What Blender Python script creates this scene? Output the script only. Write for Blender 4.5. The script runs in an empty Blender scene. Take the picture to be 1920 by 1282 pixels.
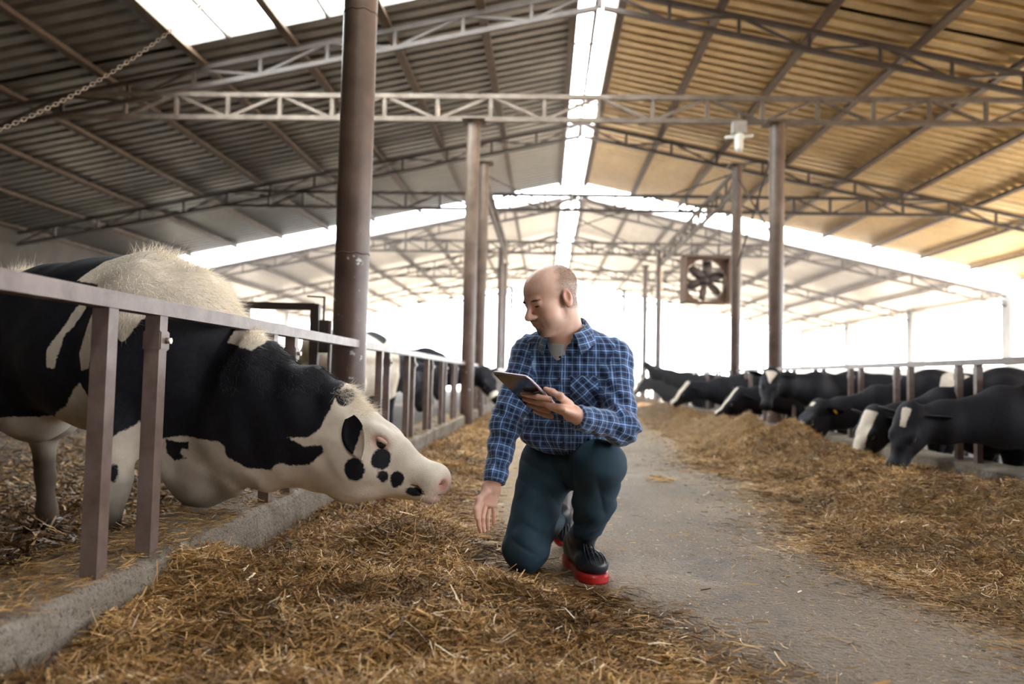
import bpy, bmesh, math, random
import numpy as np
from mathutils import Vector, Matrix

random.seed(7)
RNG = np.random.default_rng(11)
SC = bpy.context.scene
COL = SC.collection

# ------------------------------------------------------------------ camera
FPX = 1400.0                 # focal length in pixels of the 1920 wide frame
CAM_H = 0.80
_yc = Vector((63.0, -67.0, -FPX)).normalized()             # barn axis seen from the camera
_zc = Vector((0.024, 1.0, (0.024 * 63 - 67) / FPX)).normalized()
_xc = _yc.cross(_zc).normalized()
_zc = _xc.cross(_yc).normalized()
RCW = Matrix((_xc, _yc, _zc))                               # camera axes -> world axes
cam_data = bpy.data.cameras.new('camera')
cam_data.sensor_width = 36.0
cam_data.lens = FPX / 1920 * 36.0
cam_data.clip_start = 0.05
cam_data.clip_end = 500
cam_data.dof.use_dof = True
cam_data.dof.focus_distance = 2.9
cam_data.dof.aperture_fstop = 1.6
cam = bpy.data.objects.new('camera', cam_data)
COL.objects.link(cam)
M4 = RCW.to_4x4()
M4.translation = Vector((0, 0, CAM_H))
cam.matrix_world = M4
SC.camera = cam

# ------------------------------------------------------------------ world, sun, exposure
world = bpy.data.worlds.new('sky')
SC.world = world
world.use_nodes = True
_bg = world.node_tree.nodes['Background']
_bg.inputs['Color'].default_value = (0.93, 0.97, 1.0, 1)
_bg.inputs['Strength'].default_value = 11.0
sun_data = bpy.data.lights.new('sun', 'SUN')
sun_data.energy = 38.0
sun_data.angle = math.radians(1.5)
sun_data.color = (1.0, 0.86, 0.66)
sun = bpy.data.objects.new('sun', sun_data)
COL.objects.link(sun)
sun.rotation_euler = (Vector((-0.80, -0.30, -0.62))).to_track_quat('-Z', 'Y').to_euler()
SC.view_settings.view_transform = 'Standard'
SC.view_settings.look = 'None'
SC.view_settings.gamma = 1.0
SC.view_settings.use_curve_mapping = False
SC.view_settings.exposure = 0.75
SC.cycles.max_bounces = 8
SC.cycles.diffuse_bounces = 5
SC.cycles.transmission_bounces = 6
SC.cycles.transparent_max_bounces = 8
SC.cycles.caustics_reflective = False
SC.cycles.caustics_refractive = False
SC.cycles.sample_clamp_indirect = 20.0

# ------------------------------------------------------------------ helpers
def P(px, py, y):
    """world point at distance y along the barn that the 1920x1282 frame shows at pixel px, py"""
    d = RCW @ Vector(((px - 960) / FPX, -(py - 641) / FPX, -1.0))
    return Vector((0, 0, CAM_H)) + d * (y / d.y)

def G(px, py, z=0.0):
    """ground point (height z) seen at pixel px, py"""
    d = RCW @ Vector(((px - 960) / FPX, -(py - 641) / FPX, -1.0))
    return Vector((0, 0, CAM_H)) + d * ((z - CAM_H) / d.z)

def tag(o, label=None, cat=None, group=None, kind=None):
    if label: o['label'] = label
    if cat: o['category'] = cat
    if group: o['group'] = group
    if kind: o['kind'] = kind
    return o

def link(name, mesh, mat=None, parent=None, matrix=None):
    o = bpy.data.objects.new(name, mesh)
    COL.objects.link(o)
    if mat is not None and mesh is not None and len(mesh.materials) == 0:
        mesh.materials.append(mat)
    if parent is not None:
        o.parent = parent
        o.matrix_parent_inverse = Matrix.Identity(4)
    if matrix is not None:
        o.matrix_local = matrix
    return o

def empty(name, loc=(0, 0, 0), rz=0.0, label=None, cat=None, group=None, kind=None):
    o = bpy.data.objects.new(name, None)
    COL.objects.link(o)
    o.empty_display_size = 0.1
    o.matrix_local = Matrix.Translation(Vector(loc)) @ Matrix.Rotation(rz, 4, 'Z')
    return tag(o, label, cat, group, kind)

def mesh_np(name, verts, faces, smooth=False):
    """faces: (n,3) or (n,4) int array"""
    verts = np.asarray(verts, dtype=np.float32)
    faces = np.asarray(faces, dtype=np.int32)
    me = bpy.data.meshes.new(name)
    n, k = faces.shape
    me.vertices.add(len(verts))
    me.vertices.foreach_set('co', verts.ravel())
    me.loops.add(n * k)
    me.loops.foreach_set('vertex_index', faces.ravel())
    me.polygons.add(n)
    me.polygons.foreach_set('loop_start', np.arange(0, n * k, k, dtype=np.int32))
    me.polygons.foreach_set('loop_total', np.full(n, k, dtype=np.int32))
    me.polygons.foreach_set('use_smooth', np.full(n, smooth, dtype=bool))
    me.update(calc_edges=True)
    return me

def vattr(me, name, arr):
    a = me.attributes.new(name, 'FLOAT', 'POINT')
    a.data.foreach_set('value', np.asarray(arr, dtype=np.float32))

def bm_mesh(name, bm, smooth=False):
    me = bpy.data.meshes.new(name)
    bmesh.ops.recalc_face_normals(bm, faces=bm.faces)
    bm.to_mesh(me)
    bm.free()
    if smooth:
        for p in me.polygons: p.use_smooth = True
    return me

_cache = {}
def unit_box(mat, bevel=0.0):
    """shared 1 m box mesh, centred, one per material"""
    key = ('box', mat.name)
    if key not in _cache:
        bm = bmesh.new()
        bmesh.ops.create_cube(bm, size=1.0)
        me = bm_mesh('bar_shape', bm)
        me.materials.append(mat)
        _cache[key] = me
    return _cache[key]

def unit_tube(mat, n=14):
    key = ('tube', mat.name, n)
    if key not in _cache:
        bm = bmesh.new()
        bmesh.ops.create_cone(bm, cap_ends=True, segments=n, radius1=0.5, radius2=0.5, depth=1.0)
        me = bm_mesh('tube_shape', bm)
        for p in me.polygons: p.use_smooth = len(p.vertices) == 4
        me.materials.append(mat)
        _cache[key] = me
    return _cache[key]

def frame_to(p, q, up=Vector((0, 1, 0))):
    p, q = Vector(p), Vector(q)
    z = (q - p)
    L = z.length
    z.normalize()
    if abs(z.dot(up)) > 0.98: up = Vector((1, 0, 0))
    x = up.cross(z).normalized()
    y = z.cross(x)
    m = Matrix((x, y, z)).transposed().to_4x4()
    m.translation = (p + q) / 2
    return m, L

def bar(name, p, q, w, d, mat, parent=None, up=Vector((0, 1, 0))):
    m, L = frame_to(p, q, up)
    return link(name, unit_box(mat), None, parent, m @ Matrix.Diagonal((w, d, L, 1)))

def tube(name, p, q, dia, mat, parent=None, n=14):
    m, L = frame_to(p, q)
    return link(name, unit_tube(mat, n), None, parent, m @ Matrix.Diagonal((dia, dia, L, 1)))

def box_mesh(name, lo, hi, mat, parent=None, bevel=0.0, kind=None):
    lo, hi = Vector(lo), Vector(hi)
    bm = bmesh.new()
    bmesh.ops.create_cube(bm, size=1.0)
    c = (lo + hi) / 2
    s = hi - lo
    for v in bm.verts: v.co = Vector((v.co.x * s.x, v.co.y * s.y, v.co.z * s.z)) + c
    if bevel:
        bmesh.ops.bevel(bm, geom=bm.edges[:], offset=bevel, segments=2, affect='EDGES')
    o = link(name, bm_mesh(name, bm), mat, parent)
    if kind: o['kind'] = kind
    return o

# ------------------------------------------------------------------ materials
def new_mat(name):
    m = bpy.data.materials.new(name)
    m.use_nodes = True
    nt = m.node_tree
    return m, nt, nt.nodes['Principled BSDF']

def N(nt, kind, **kw):
    n = nt.nodes.new(kind)
    for k, v in kw.items():
        if k in n.inputs.keys() if hasattr(n.inputs, 'keys') else False:
            n.inputs[k].default_value = v
        else:
            setattr(n, k, v)
    return n

def ramp(nt, fac, stops):
    r = nt.nodes.new('ShaderNodeValToRGB')
    el = r.color_ramp.elements
    el[0].position, el[0].color = stops[0][0], (*stops[0][1], 1)
    el[1].position, el[1].color = stops[-1][0], (*stops[-1][1], 1)
    for pos, c in stops[1:-1]:
        e = el.new(pos)
        e.color = (*c, 1)
    nt.links.new(fac, r.inputs['Fac'])
    return r

def noise(nt, scale, detail=4, rough=0.55, vec=None, dist=0.0):
    n = nt.nodes.new('ShaderNodeTexNoise')
    n.inputs['Scale'].default_value = scale
    n.inputs['Detail'].default_value = detail
    n.inputs['Roughness'].default_value = rough
    n.inputs['Distortion'].default_value = dist
    if vec is not None: nt.links.new(vec, n.inputs['Vector'])
    return n

def coords(nt, out='Object'):
    return nt.nodes.new('ShaderNodeTexCoord').outputs[out]

def geo_pos(nt):
    return nt.nodes.new('ShaderNodeNewGeometry').outputs['Position']

def bump(nt, h, bsdf, strength=0.3, dist=0.01):
    b = nt.nodes.new('ShaderNodeBump')
    b.inputs['Strength'].default_value = strength
    b.inputs['Distance'].default_value = dist
    nt.links.new(h, b.inputs['Height'])
    nt.links.new(b.outputs['Normal'], bsdf.inputs['Normal'])
    return b

def mixc(nt, fac, a, b):
    m = nt.nodes.new('ShaderNodeMix')
    m.data_type = 'RGBA'
    for s, v in (('A', a), ('B', b)):
        i = [x for x in m.inputs if x.name == s and x.type == 'RGBA'][0]
        if isinstance(v, tuple): i.default_value = (*v, 1)
        else: nt.links.new(v, i)
    f = m.inputs[0]
    if isinstance(fac, (int, float)): f.default_value = fac
    else: nt.links.new(fac, f)
    return [x for x in m.outputs if x.type == 'RGBA'][0]

def math_n(nt, op, a, b=None, c=None):
    m = nt.nodes.new('ShaderNodeMath')
    m.operation = op
    for i, v in enumerate((a, b, c)):
        if v is None: continue
        if isinstance(v, (int, float)): m.inputs[i].default_value = v
        else: nt.links.new(v, m.inputs[i])
    return m.outputs[0]

def simple_mat(name, base, rough=0.6, metal=0.0, spots=None, scale=6.0, bumps=0.0, bscale=40.0, spec=0.5, world_space=True):
    """base colour broken up with noise towards `spots`"""
    m, nt, b = new_mat(name)
    vec = geo_pos(nt) if world_space else coords(nt)
    if spots is None: spots = tuple(x * 0.72 for x in base)
    n = noise(nt, scale, 6, 0.62, vec)
    r = ramp(nt, n.outputs['Fac'], [(0.30, spots), (0.62, base)])
    nt.links.new(r.outputs['Color'], b.inputs['Base Color'])
    b.inputs['Roughness'].default_value = rough
    b.inputs['Metallic'].default_value = metal
    b.inputs['Specular IOR Level'].default_value = spec
    if bumps:
        n2 = noise(nt, bscale, 5, 0.6, vec)
        bump(nt, n2.outputs['Fac'], b, bumps, 0.01)
    return m

MAT = {}
MAT['steel_brown'] = simple_mat('brown_painted_steel', (0.060, 0.041, 0.032), 0.55, 0.0, (0.030, 0.020, 0.016), 5.0)
MAT['steel_dusty'] = simple_mat('dusty_painted_steel', (0.175, 0.138, 0.11), 0.75, 0.0, (0.085, 0.06, 0.045), 4.0)
MAT['purlin'] = simple_mat('rusty_purlin_steel', (0.12, 0.078, 0.052), 0.7, 0.0, (0.07, 0.045, 0.03), 3.0)
MAT['fence'] = simple_mat('worn_mauve_fence_paint', (0.185, 0.135, 0.118), 0.45, 0.0, (0.10, 0.064, 0.053), 9.0, 0.08, 60, 0.5)
MAT['concrete_col'] = simple_mat('pale_concrete', (0.40, 0.385, 0.36), 0.85, 0, (0.30, 0.285, 0.265), 3.0)
MAT['gate'] = simple_mat('dark_gate_paint', (0.05, 0.032, 0.028), 0.45, 0.1, (0.035, 0.022, 0.02), 8.0)

def post_mat():
    m, nt, b = new_mat('peeling_brown_pipe_paint')
    v = geo_pos(nt)
    n1 = noise(nt, 3.0, 5, 0.6, v)
    n2 = noise(nt, 11.0, 6, 0.55, v, 0.4)
    base = ramp(nt, n1.outputs['Fac'], [(0.3, (0.05, 0.027, 0.021)), (0.55, (0.095, 0.055, 0.042)), (0.75, (0.15, 0.096, 0.075))])
    peel = ramp(nt, n2.outputs['Fac'], [(0.635, (0, 0, 0)), (0.655, (1, 1, 1))])
    sep = nt.nodes.new('ShaderNodeSeparateXYZ')
    nt.links.new(v, sep.inputs[0])
    low = math_n(nt, 'MULTIPLY', math_n(nt, 'LESS_THAN', sep.outputs['Z'], 1.6), peel.outputs['Color'])
    c = mixc(nt, low, base.outputs['Color'], (0.42, 0.40, 0.39))
    hi = nt.nodes.new('ShaderNodeMapRange'); hi.inputs['From Min'].default_value = 1.6; hi.inputs['From Max'].default_value = 3.4; hi.inputs['To Max'].default_value = 0.5
    nt.links.new(sep.outputs['Z'], hi.inputs['Value'])
    dusty = math_n(nt, 'MULTIPLY', hi.outputs['Result'], n1.outputs['Fac'])
    c = mixc(nt, dusty, c, (0.34, 0.26, 0.185))                # barn dust settled on the upper half
    nt.links.new(c, b.inputs['Base Color'])
    b.inputs['Roughness'].default_value = 0.42
    bump(nt, n2.outputs['Fac'], b, 0.15, 0.01)
    return m
MAT['post'] = post_mat()

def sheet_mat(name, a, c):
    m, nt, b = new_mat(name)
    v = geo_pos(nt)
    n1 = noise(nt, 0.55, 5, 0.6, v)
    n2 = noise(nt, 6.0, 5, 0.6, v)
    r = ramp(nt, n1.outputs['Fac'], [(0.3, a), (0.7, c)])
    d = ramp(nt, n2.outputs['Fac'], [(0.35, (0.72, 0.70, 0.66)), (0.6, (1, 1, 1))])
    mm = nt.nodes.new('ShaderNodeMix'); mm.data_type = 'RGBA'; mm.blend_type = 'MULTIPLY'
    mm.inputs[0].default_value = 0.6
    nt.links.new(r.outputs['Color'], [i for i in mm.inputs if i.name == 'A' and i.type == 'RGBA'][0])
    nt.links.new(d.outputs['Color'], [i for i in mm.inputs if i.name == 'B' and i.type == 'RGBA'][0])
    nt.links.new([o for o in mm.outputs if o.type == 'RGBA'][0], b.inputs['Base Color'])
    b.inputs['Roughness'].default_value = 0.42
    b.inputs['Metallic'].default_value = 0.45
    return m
MAT['sheet'] = sheet_mat('shaded_corrugated_sheet', (0.13, 0.119, 0.107), (0.215, 0.197, 0.175))  # left slope: shade painted into the sheet colour
MAT['sheet_goldlit'] = sheet_mat('goldlit_corrugated_sheet', (0.60, 0.43, 0.20), (0.78, 0.58, 0.29))  # right slope: same sheet, golden light painted into its colour
MAT['sheet_farlit'] = sheet_mat('farlit_corrugated_sheet', (0.48, 0.44, 0.41), (0.60, 0.56, 0.53))  # far bays: same sheet, brightness of the far end painted in

def translucent_mat(name, col, mix=0.55):
    m, nt, b = new_mat(name)
    nt.nodes.remove(b)
    t = nt.nodes.new('ShaderNodeBsdfTranslucent'); t.inputs['Color'].default_value = (*col, 1)
    tr = nt.nodes.new('ShaderNodeBsdfTransparent'); tr.inputs['Color'].default_value = (*col, 1)
    mx = nt.nodes.new('ShaderNodeMixShader'); mx.inputs[0].default_value = mix
    nt.links.new(t.outputs[0], mx.inputs[1]); nt.links.new(tr.outputs[0], mx.inputs[2])
    nt.links.new(mx.outputs[0], nt.nodes['Material Output'].inputs['Surface'])
    return m
MAT['skylight'] = translucent_mat('milky_skylight_plastic', (0.93, 0.97, 0.98), 0.5)
MAT['ridge_plastic'] = translucent_mat('greyed_ridge_plastic', (0.62, 0.64, 0.66), 0.12)

def floor_mat():
    m, nt, b = new_mat('worn_grey_concrete_floor')
    v = geo_pos(nt)
    n1 = noise(nt, 0.9, 6, 0.6, v, 0.3)
    n2 = noise(nt, 55.0, 3, 0.6, v)
    n3 = noise(nt, 2.3, 5, 0.6, v, 0.6)
    vo = nt.nodes.new('ShaderNodeTexVoronoi'); vo.inputs['Scale'].default_value = 60.0
    nt.links.new(v, vo.inputs['Vector'])
    sepx = nt.nodes.new('ShaderNodeSeparateXYZ'); nt.links.new(v, sepx.inputs[0])
    base0 = ramp(nt, n1.outputs['Fac'], [(0.32, (0.155, 0.114, 0.082)), (0.52, (0.23, 0.175, 0.128)), (0.72, (0.32, 0.243, 0.175))])
    # straw dust trodden in along both feed strips
    wob = math_n(nt, 'ADD', sepx.outputs['X'], math_n(nt, 'MULTIPLY', math_n(nt, 'SUBTRACT', noise(nt, 1.7, 4, 0.6, v).outputs['Fac'], 0.5), 1.1))
    dist = math_n(nt, 'ABSOLUTE', math_n(nt, 'SUBTRACT', wob, 0.85))
    dr = nt.nodes.new('ShaderNodeMapRange'); dr.inputs['From Min'].default_value = 0.45; dr.inputs['From Max'].default_value = 1.25
    dr.inputs['To Max'].default_value = 0.85
    nt.links.new(dist, dr.inputs['Value'])
    base = type('o', (), {})(); base.outputs = {'Color': mixc(nt, dr.outputs['Result'], base0.outputs['Color'], (0.38, 0.25, 0.125))}
    stain = ramp(nt, n3.outputs['Fac'], [(0.30, (0.45, 0.45, 0.47)), (0.42, (1, 1, 1))])
    mm = nt.nodes.new('ShaderNodeMix'); mm.data_type = 'RGBA'; mm.blend_type = 'MULTIPLY'; mm.inputs[0].default_value = 0.8
    nt.links.new(base.outputs['Color'], [i for i in mm.inputs if i.name == 'A' and i.type == 'RGBA'][0])
    nt.links.new(stain.outputs['Color'], [i for i in mm.inputs if i.name == 'B' and i.type == 'RGBA'][0])
    c1 = [o for o in mm.outputs if o.type == 'RGBA'][0]
    sp = ramp(nt, vo.outputs['Distance'], [(0.09, (1, 1, 1)), (0.15, (0, 0, 0))])
    pick = ramp(nt, noise(nt, 18.0, 2, 0.5, v).outputs['Fac'], [(0.50, (0, 0, 0)), (0.58, (1, 1, 1))])
    f = math_n(nt, 'MULTIPLY', sp.outputs['Color'], pick.outputs['Color'])
    c2 = mixc(nt, f, c1, (0.74, 0.65, 0.53))
    dk = ramp(nt, n2.outputs['Fac'], [(0.38, (1, 1, 1)), (0.47, (0, 0, 0))])
    f2 = math_n(nt, 'MULTIPLY', dk.outputs['Color'], 0.45)
    c3 = mixc(nt, f2, c2, (0.075, 0.06, 0.045))
    nt.links.new(c3, b.inputs['Base Color'])
    rr = ramp(nt, n3.outputs['Fac'], [(0.3, (0.62, 0.62, 0.62)), (0.7, (0.88, 0.88, 0.88))])
    nt.links.new(rr.outputs['Color'], b.inputs['Roughness'])
    h = math_n(nt, 'ADD', n2.outputs['Fac'], math_n(nt, 'MULTIPLY', n3.outputs['Fac'], 1.5))
    bump(nt, h, b, 1.0, 0.03)
    return m
MAT['floor'] = floor_mat()
def kerb_mat():
    m, nt, b = new_mat('rough_dirty_kerb_concrete')
    v = geo_pos(nt)
    n1 = noise(nt, 2.2, 5, 0.65, v, 0.5); n2 = noise(nt, 70, 4, 0.65, v); n3 = noise(nt, 14, 5, 0.6, v)
    base = ramp(nt, n1.outputs['Fac'], [(0.35, (0.17, 0.125, 0.085)), (0.52, (0.30, 0.25, 0.20)), (0.7, (0.42, 0.37, 0.32))])
    pits = ramp(nt, n2.outputs['Fac'], [(0.34, (0.35, 0.30, 0.26)), (0.46, (1, 1, 1))])
    mm = nt.nodes.new('ShaderNodeMix'); mm.data_type = 'RGBA'; mm.blend_type = 'MULTIPLY'; mm.inputs[0].default_value = 0.85
    nt.links.new(base.outputs['Color'], [i for i in mm.inputs if i.name == 'A' and i.type == 'RGBA'][0])
    nt.links.new(pits.outputs['Color'], [i for i in mm.inputs if i.name == 'B' and i.type == 'RGBA'][0])
    nt.links.new([o for o in mm.outputs if o.type == 'RGBA'][0], b.inputs['Base Color'])
    b.inputs['Roughness'].default_value = 0.92
    bump(nt, math_n(nt, 'ADD', n2.outputs['Fac'], n3.outputs['Fac']), b, 1.0, 0.03)
    return m
MAT['kerb'] = kerb_mat()
MAT['dirt'] = simple_mat('dark_pen_dirt', (0.055, 0.038, 0.025), 0.95, 0, (0.02, 0.014, 0.01), 9.0, 1.0, 25)
MAT['outside'] = simple_mat('sunny_outdoor_dust', (0.61, 0.52, 0.41), 0.95, 0, (0.5, 0.42, 0.32), 0.3)
MAT['wallpaint'] = simple_mat('whitewashed_wall', (0.72, 0.70, 0.66), 0.9, 0, (0.6, 0.58, 0.54), 2.0)
MAT['back'] = simple_mat('dark_end_wall', (0.10, 0.085, 0.07), 0.9, 0, (0.06, 0.05, 0.04), 2.0)

# ------------------------------------------------------------------ the barn
FENCE_L, FENCE_R = -1.30, 3.57        # centre lines of the two feed fences
KERB_Z = 0.185
PEN_Z = -0.08                           # cow side on the left
PEN_R = -0.38                           # the pen across the aisle lies lower
RIDGE_X, RIDGE_Z, SLOPE = 0.75, 7.10, 0.207
HALF = 14.4
EAVE_Z = RIDGE_Z - SLOPE * HALF
FRAMES = [5.4 + 6.44 * k for k in range(-2, 7)]     # -7.48, -1.04, 5.4, 11.84, ...
Y_BACK, Y_END = -13.0, 45.5
STEP_Y = 24.3                                        # the far roof hangs lower from here on
def roof_z(x, far=False):
    d = abs(x - RIDGE_X)
    return RIDGE_Z + 0.17 - SLOPE * d - (0.30 + 0.008 * d if far else 0)

def build_structure():
    box_mesh('floor', (FENCE_L + 0.05, Y_BACK, -0.3), (FENCE_R - 0.17, Y_END, 0.0), MAT['floor'], kind='structure')
    box_mesh('floor', (RIDGE_X - HALF, Y_BACK, -0.4), (FENCE_L - 0.2, Y_END, PEN_Z), MAT['dirt'], kind='structure')
    box_mesh('floor', (FENCE_R + 0.2, Y_BACK, -0.7), (RIDGE_X + HALF, Y_END, PEN_R), MAT['dirt'], kind='structure')
    box_mesh('ground', (-160, -60, -0.9), (160, 240, -0.71), MAT['outside'], kind='structure')
    # kerbs under the fences, slightly uneven
    for name, x0, x1 in (('kerb', -1.62, -1.25), ('kerb', 3.42, 3.80)):
        ys = np.concatenate([np.arange(Y_BACK, 9, .04), np.arange(9, Y_END + .2, .2)])
        v, f = [], []
        rs = np.random.default_rng(3 if x0 < 0 else 4)
        jit = rs.normal(0, 1, (len(ys), 4))
        for c in range(4): jit[:, c] = .008 * np.convolve(jit[:, c], np.ones(7) / 7, 'same') + .0016 * jit[:, c]
        for i, y in enumerate(ys):
            j = jit[i]
            v += [(x0, y, -0.5), (x0 + j[0], y, KERB_Z + j[1] - 0.01), (x0 + 0.02, y, KERB_Z + j[1]),
                  (x1 - 0.02, y, KERB_Z + j[2]), (x1 + j[3] * .6, y, KERB_Z - 0.02 + j[2]), (x1 + j[3] * .5 + 0.005, y, -0.3)]
            if i:
                b0, b1 = (i - 1) * 6, i * 6
                for k in range(5):
                    f.append((b0 + k, b1 + k, b1 + k + 1, b0 + k + 1))
        k = link(name, mesh_np(name, v, f, False), MAT['kerb'])
        tag(k, 'low rough concrete kerb under the ' + ('nearer feed fence with the big cow' if x0 < 0 else 'feed fence across the aisle'), kind='structure')
    # outer columns and low outer walls
    for side, x in (('left', RIDGE_X - HALF + 0.1), ('right', RIDGE_X + HALF - 0.1)):
        w = box_mesh('wall_' + side, (x - 0.1, Y_BACK, -0.71), (x + 0.1, Y_END, 1.55), MAT['wallpaint'], kind='structure')
        y_shut = 27.0 if side == 'left' else -99          # boarded up to the eaves as far as here
        if y_shut > Y_BACK: box_mesh('boarding', (x - 0.05, Y_BACK, 1.55), (x + 0.05, y_shut, EAVE_Z + 0.19), MAT['back'], w)
        for y in FRAMES:
            if y < y_shut + 0.3: continue
            c = box_mesh('column', (x - 0.26, y - 0.26, 1.55), (x + 0.26, y + 0.26, EAVE_Z - 0.02), MAT['concrete_col'], w, 0.02)
    box_mesh('wall_back', (RIDGE_X - HALF, Y_BACK - 0.25, -0.71), (RIDGE_X + HALF, Y_BACK - 0.02, 7.2), MAT['back'], kind='structure')

def corrugated(name, x0, x1, y0, y1, far, mat, parent):
    """trapezoid-ribbed sheet running down the slope from x0 to x1"""
    pitch, hgt = 0.30, 0.10
    prof = []
    y = math.floor(y0 / pitch) * pitch
    while y < y1 + pitch:
        prof += [(y, 0), (y + .17, 0), (y + .20, hgt), (y + .27, hgt)]
        y += pitch
    prof = [(min(max(p[0], y0), y1), p[1]) for p in prof]
    v, f = [], []
    for i, (yy, h) in enumerate(prof):
        v += [(x0, yy, roof_z(x0, far) + h), (x1, yy, roof_z(x1, far) + h)]
        if i: f.append((2 * i - 2, 2 * i - 1, 2 * i + 1, 2 * i))
    return link(name, mesh_np(name, v, f), mat, parent)

def build_roof():
    roof = empty('roof', (0, 0, 0), label='wide corrugated sheet roof with open ridge', kind='structure')
    RW = 0.33
    edges = [Y_BACK, -3.0, 5.4, 11.35, 17.9, STEP_Y, 31.2, 37.7, Y_END]
    for a, b in zip(edges[:-1], edges[1:]):
        far = a >= STEP_Y - 0.1
        for side in (-1, 1):
            xr = RIDGE_X + side * RW
            xe = RIDGE_X + side * (HALF + 0.5)
            mat = MAT['sheet_farlit'] if far else MAT['sheet'] if side < 0 else MAT['sheet_goldlit']  # sheet colour carries the painted light of each roof part
            aa = a + (0.75 if a == STEP_Y else 0)
            if side < 0 and a == 5.4:
                # bay with the big skylight
                corrugated('roof_sheet', xe, -5.9, aa, b, far, mat, roof)
                corrugated('roof_sheet', -5.9, xr, aa, 8.9, far, mat, roof)
                v = []
                k = 9
                xs = np.linspace(-5.9, xr, k)
                for i in range(k - 1):
                    pane = box_mesh('skylight_pane', (0, 8.9, 0), (1, b, 0.01), MAT['skylight'], roof)
                    for vv in pane.data.vertices:
                        x = xs[i] + 0.02 + vv.co.x * (xs[i + 1] - xs[i] - 0.04)
                        vv.co = Vector((x, vv.co.y, roof_z(x) + 0.03 + vv.co.z))
                    bar('skylight_bar', (xs[i], 8.9, roof_z(xs[i]) - .02), (xs[i], b, roof_z(xs[i]) - .02), 0.055, 0.05, MAT['steel_brown'], roof, Vector((1, 0, 0)))
            else:
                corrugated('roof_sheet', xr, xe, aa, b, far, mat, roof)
    # purlins
    for side in (-1, 1):
        for k in range(10):
            d = 0.40 + 1.53 * k
            x = RIDGE_X + side * d
            for y0, y1, far in ((Y_BACK, STEP_Y, False), (STEP_Y + 0.75, Y_END, True)):
                z = roof_z(x, far) - 0.075
                bar('purlin', (x, y0, z), (x, y1, z), 0.07, 0.14, MAT['purlin'], roof, Vector((1, 0, 0)))
    # edge beams where the far roof steps down
    for side in (-1, 1):
        xa, xb = RIDGE_X + side * .33, RIDGE_X + side * (HALF + .4)
        bar('edge_beam', (xa, STEP_Y + 0.75, roof_z(xa, True) - .05), (xb, STEP_Y + 0.75, roof_z(xb, True) - .05), 0.08, 0.16, MAT['steel_brown'], roof)
    # open ridge: a milky cap raised on little hoops
    for a, b in ((Y_BACK, 17.9), (17.9, Y_END)):
        v, f = [], []
        for i, y in enumerate((a + .02, b - .02)):
            v += [(RIDGE_X - .36, y, RIDGE_Z + .30), (RIDGE_X, y, RIDGE_Z + .42), (RIDGE_X + .36, y, RIDGE_Z + .30)]
        f = [(0, 1, 4, 3), (1, 2, 5, 4)]
        link('ridge_cap', mesh_np('ridge_cap', v, f), MAT['ridge_plastic'], roof)
    bar('ridge_bar', (RIDGE_X, Y_BACK, RIDGE_Z + .24), (RIDGE_X, Y_END, RIDGE_Z + .24), 0.07, 0.07, MAT['purlin'], roof, Vector((1, 0, 0)))
    y = -11.44
    while y < Y_END:
        bar('ridge_hoop', (RIDGE_X - .34, y, RIDGE_Z + .22), (RIDGE_X + .34, y, RIDGE_Z + .22), 0.04, 0.04, MAT['steel_dusty'], roof)
        y += 3.22

ORD = ['first', 'second', 'third', 'fourth', 'fifth', 'sixth', 'seventh', 'eighth']
def build_truss(y, idx, far, dusty):
    rz, hd = RIDGE_Z - (0.30 if far else 0), 0.30
    sl = SLOPE + (0.008 if far else 0)
    t = empty('roof_truss', (RIDGE_X, y, 0), label='lattice roof truss with level tie, %s one counted from the camera' % ORD[idx], cat='truss', group='lattice roof trusses')
    mt = MAT['steel_brown']
    def B(n, a, b, w, m=mt): bar(n, (a[0], 0, a[1]), (b[0], 0, b[1]), w, w, m, t)
    for s in (-1, 1):
        B('top_chord', (0, rz), (s * HALF, rz - sl * HALF), 0.075)
        B('bottom_chord', (s * 0.05, rz - hd - 0.02), (s * HALF, rz - hd - sl * HALF), 0.075)
        n = 13
        step = HALF / n
        for k in range(1, n):
            d = k * step
            B('strut', (s * d, rz - sl * d), (s * d, rz - hd - sl * d), 0.05)
        for k in range(0, n):
            d0, d1 = k * step, (k + 1) * step
            if k % 2: B('diagonal', (s * d0, rz - hd - sl * d0), (s * d1, rz - sl * d1), 0.04)
            else: B('diagonal', (s * d0, rz - sl * d0), (s * d1, rz - hd - sl * d1), 0.04)
    B('king_strut', (0, rz), (0, rz - hd - .02), 0.07)
    md = MAT['steel_dusty'] if dusty else mt
    zt, zb = 5.31, 4.935
    L = (rz - hd - zb) / sl
    Lt = (rz - zt) / sl
    B('tie_top_chord', (-Lt, zt), (Lt, zt), 0.075, md)
    B('tie_bottom_chord', (-L, zb), (L, zb), 0.075, md)
    n = 20
    step = 2 * Lt / n
    for k in range(1, n):
        B('tie_strut', (-Lt + k * step, zt), (-Lt + k * step, zb), 0.055, md)
    for k in range(1, n - 1):
        a, b = -Lt + k * step, -Lt + (k + 1) * step
        if k % 2: B('tie_diagonal', (a, zb), (b, zt), 0.045, md)
        else: B('tie_diagonal', (a, zt), (b, zb), 0.045, md)

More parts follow.
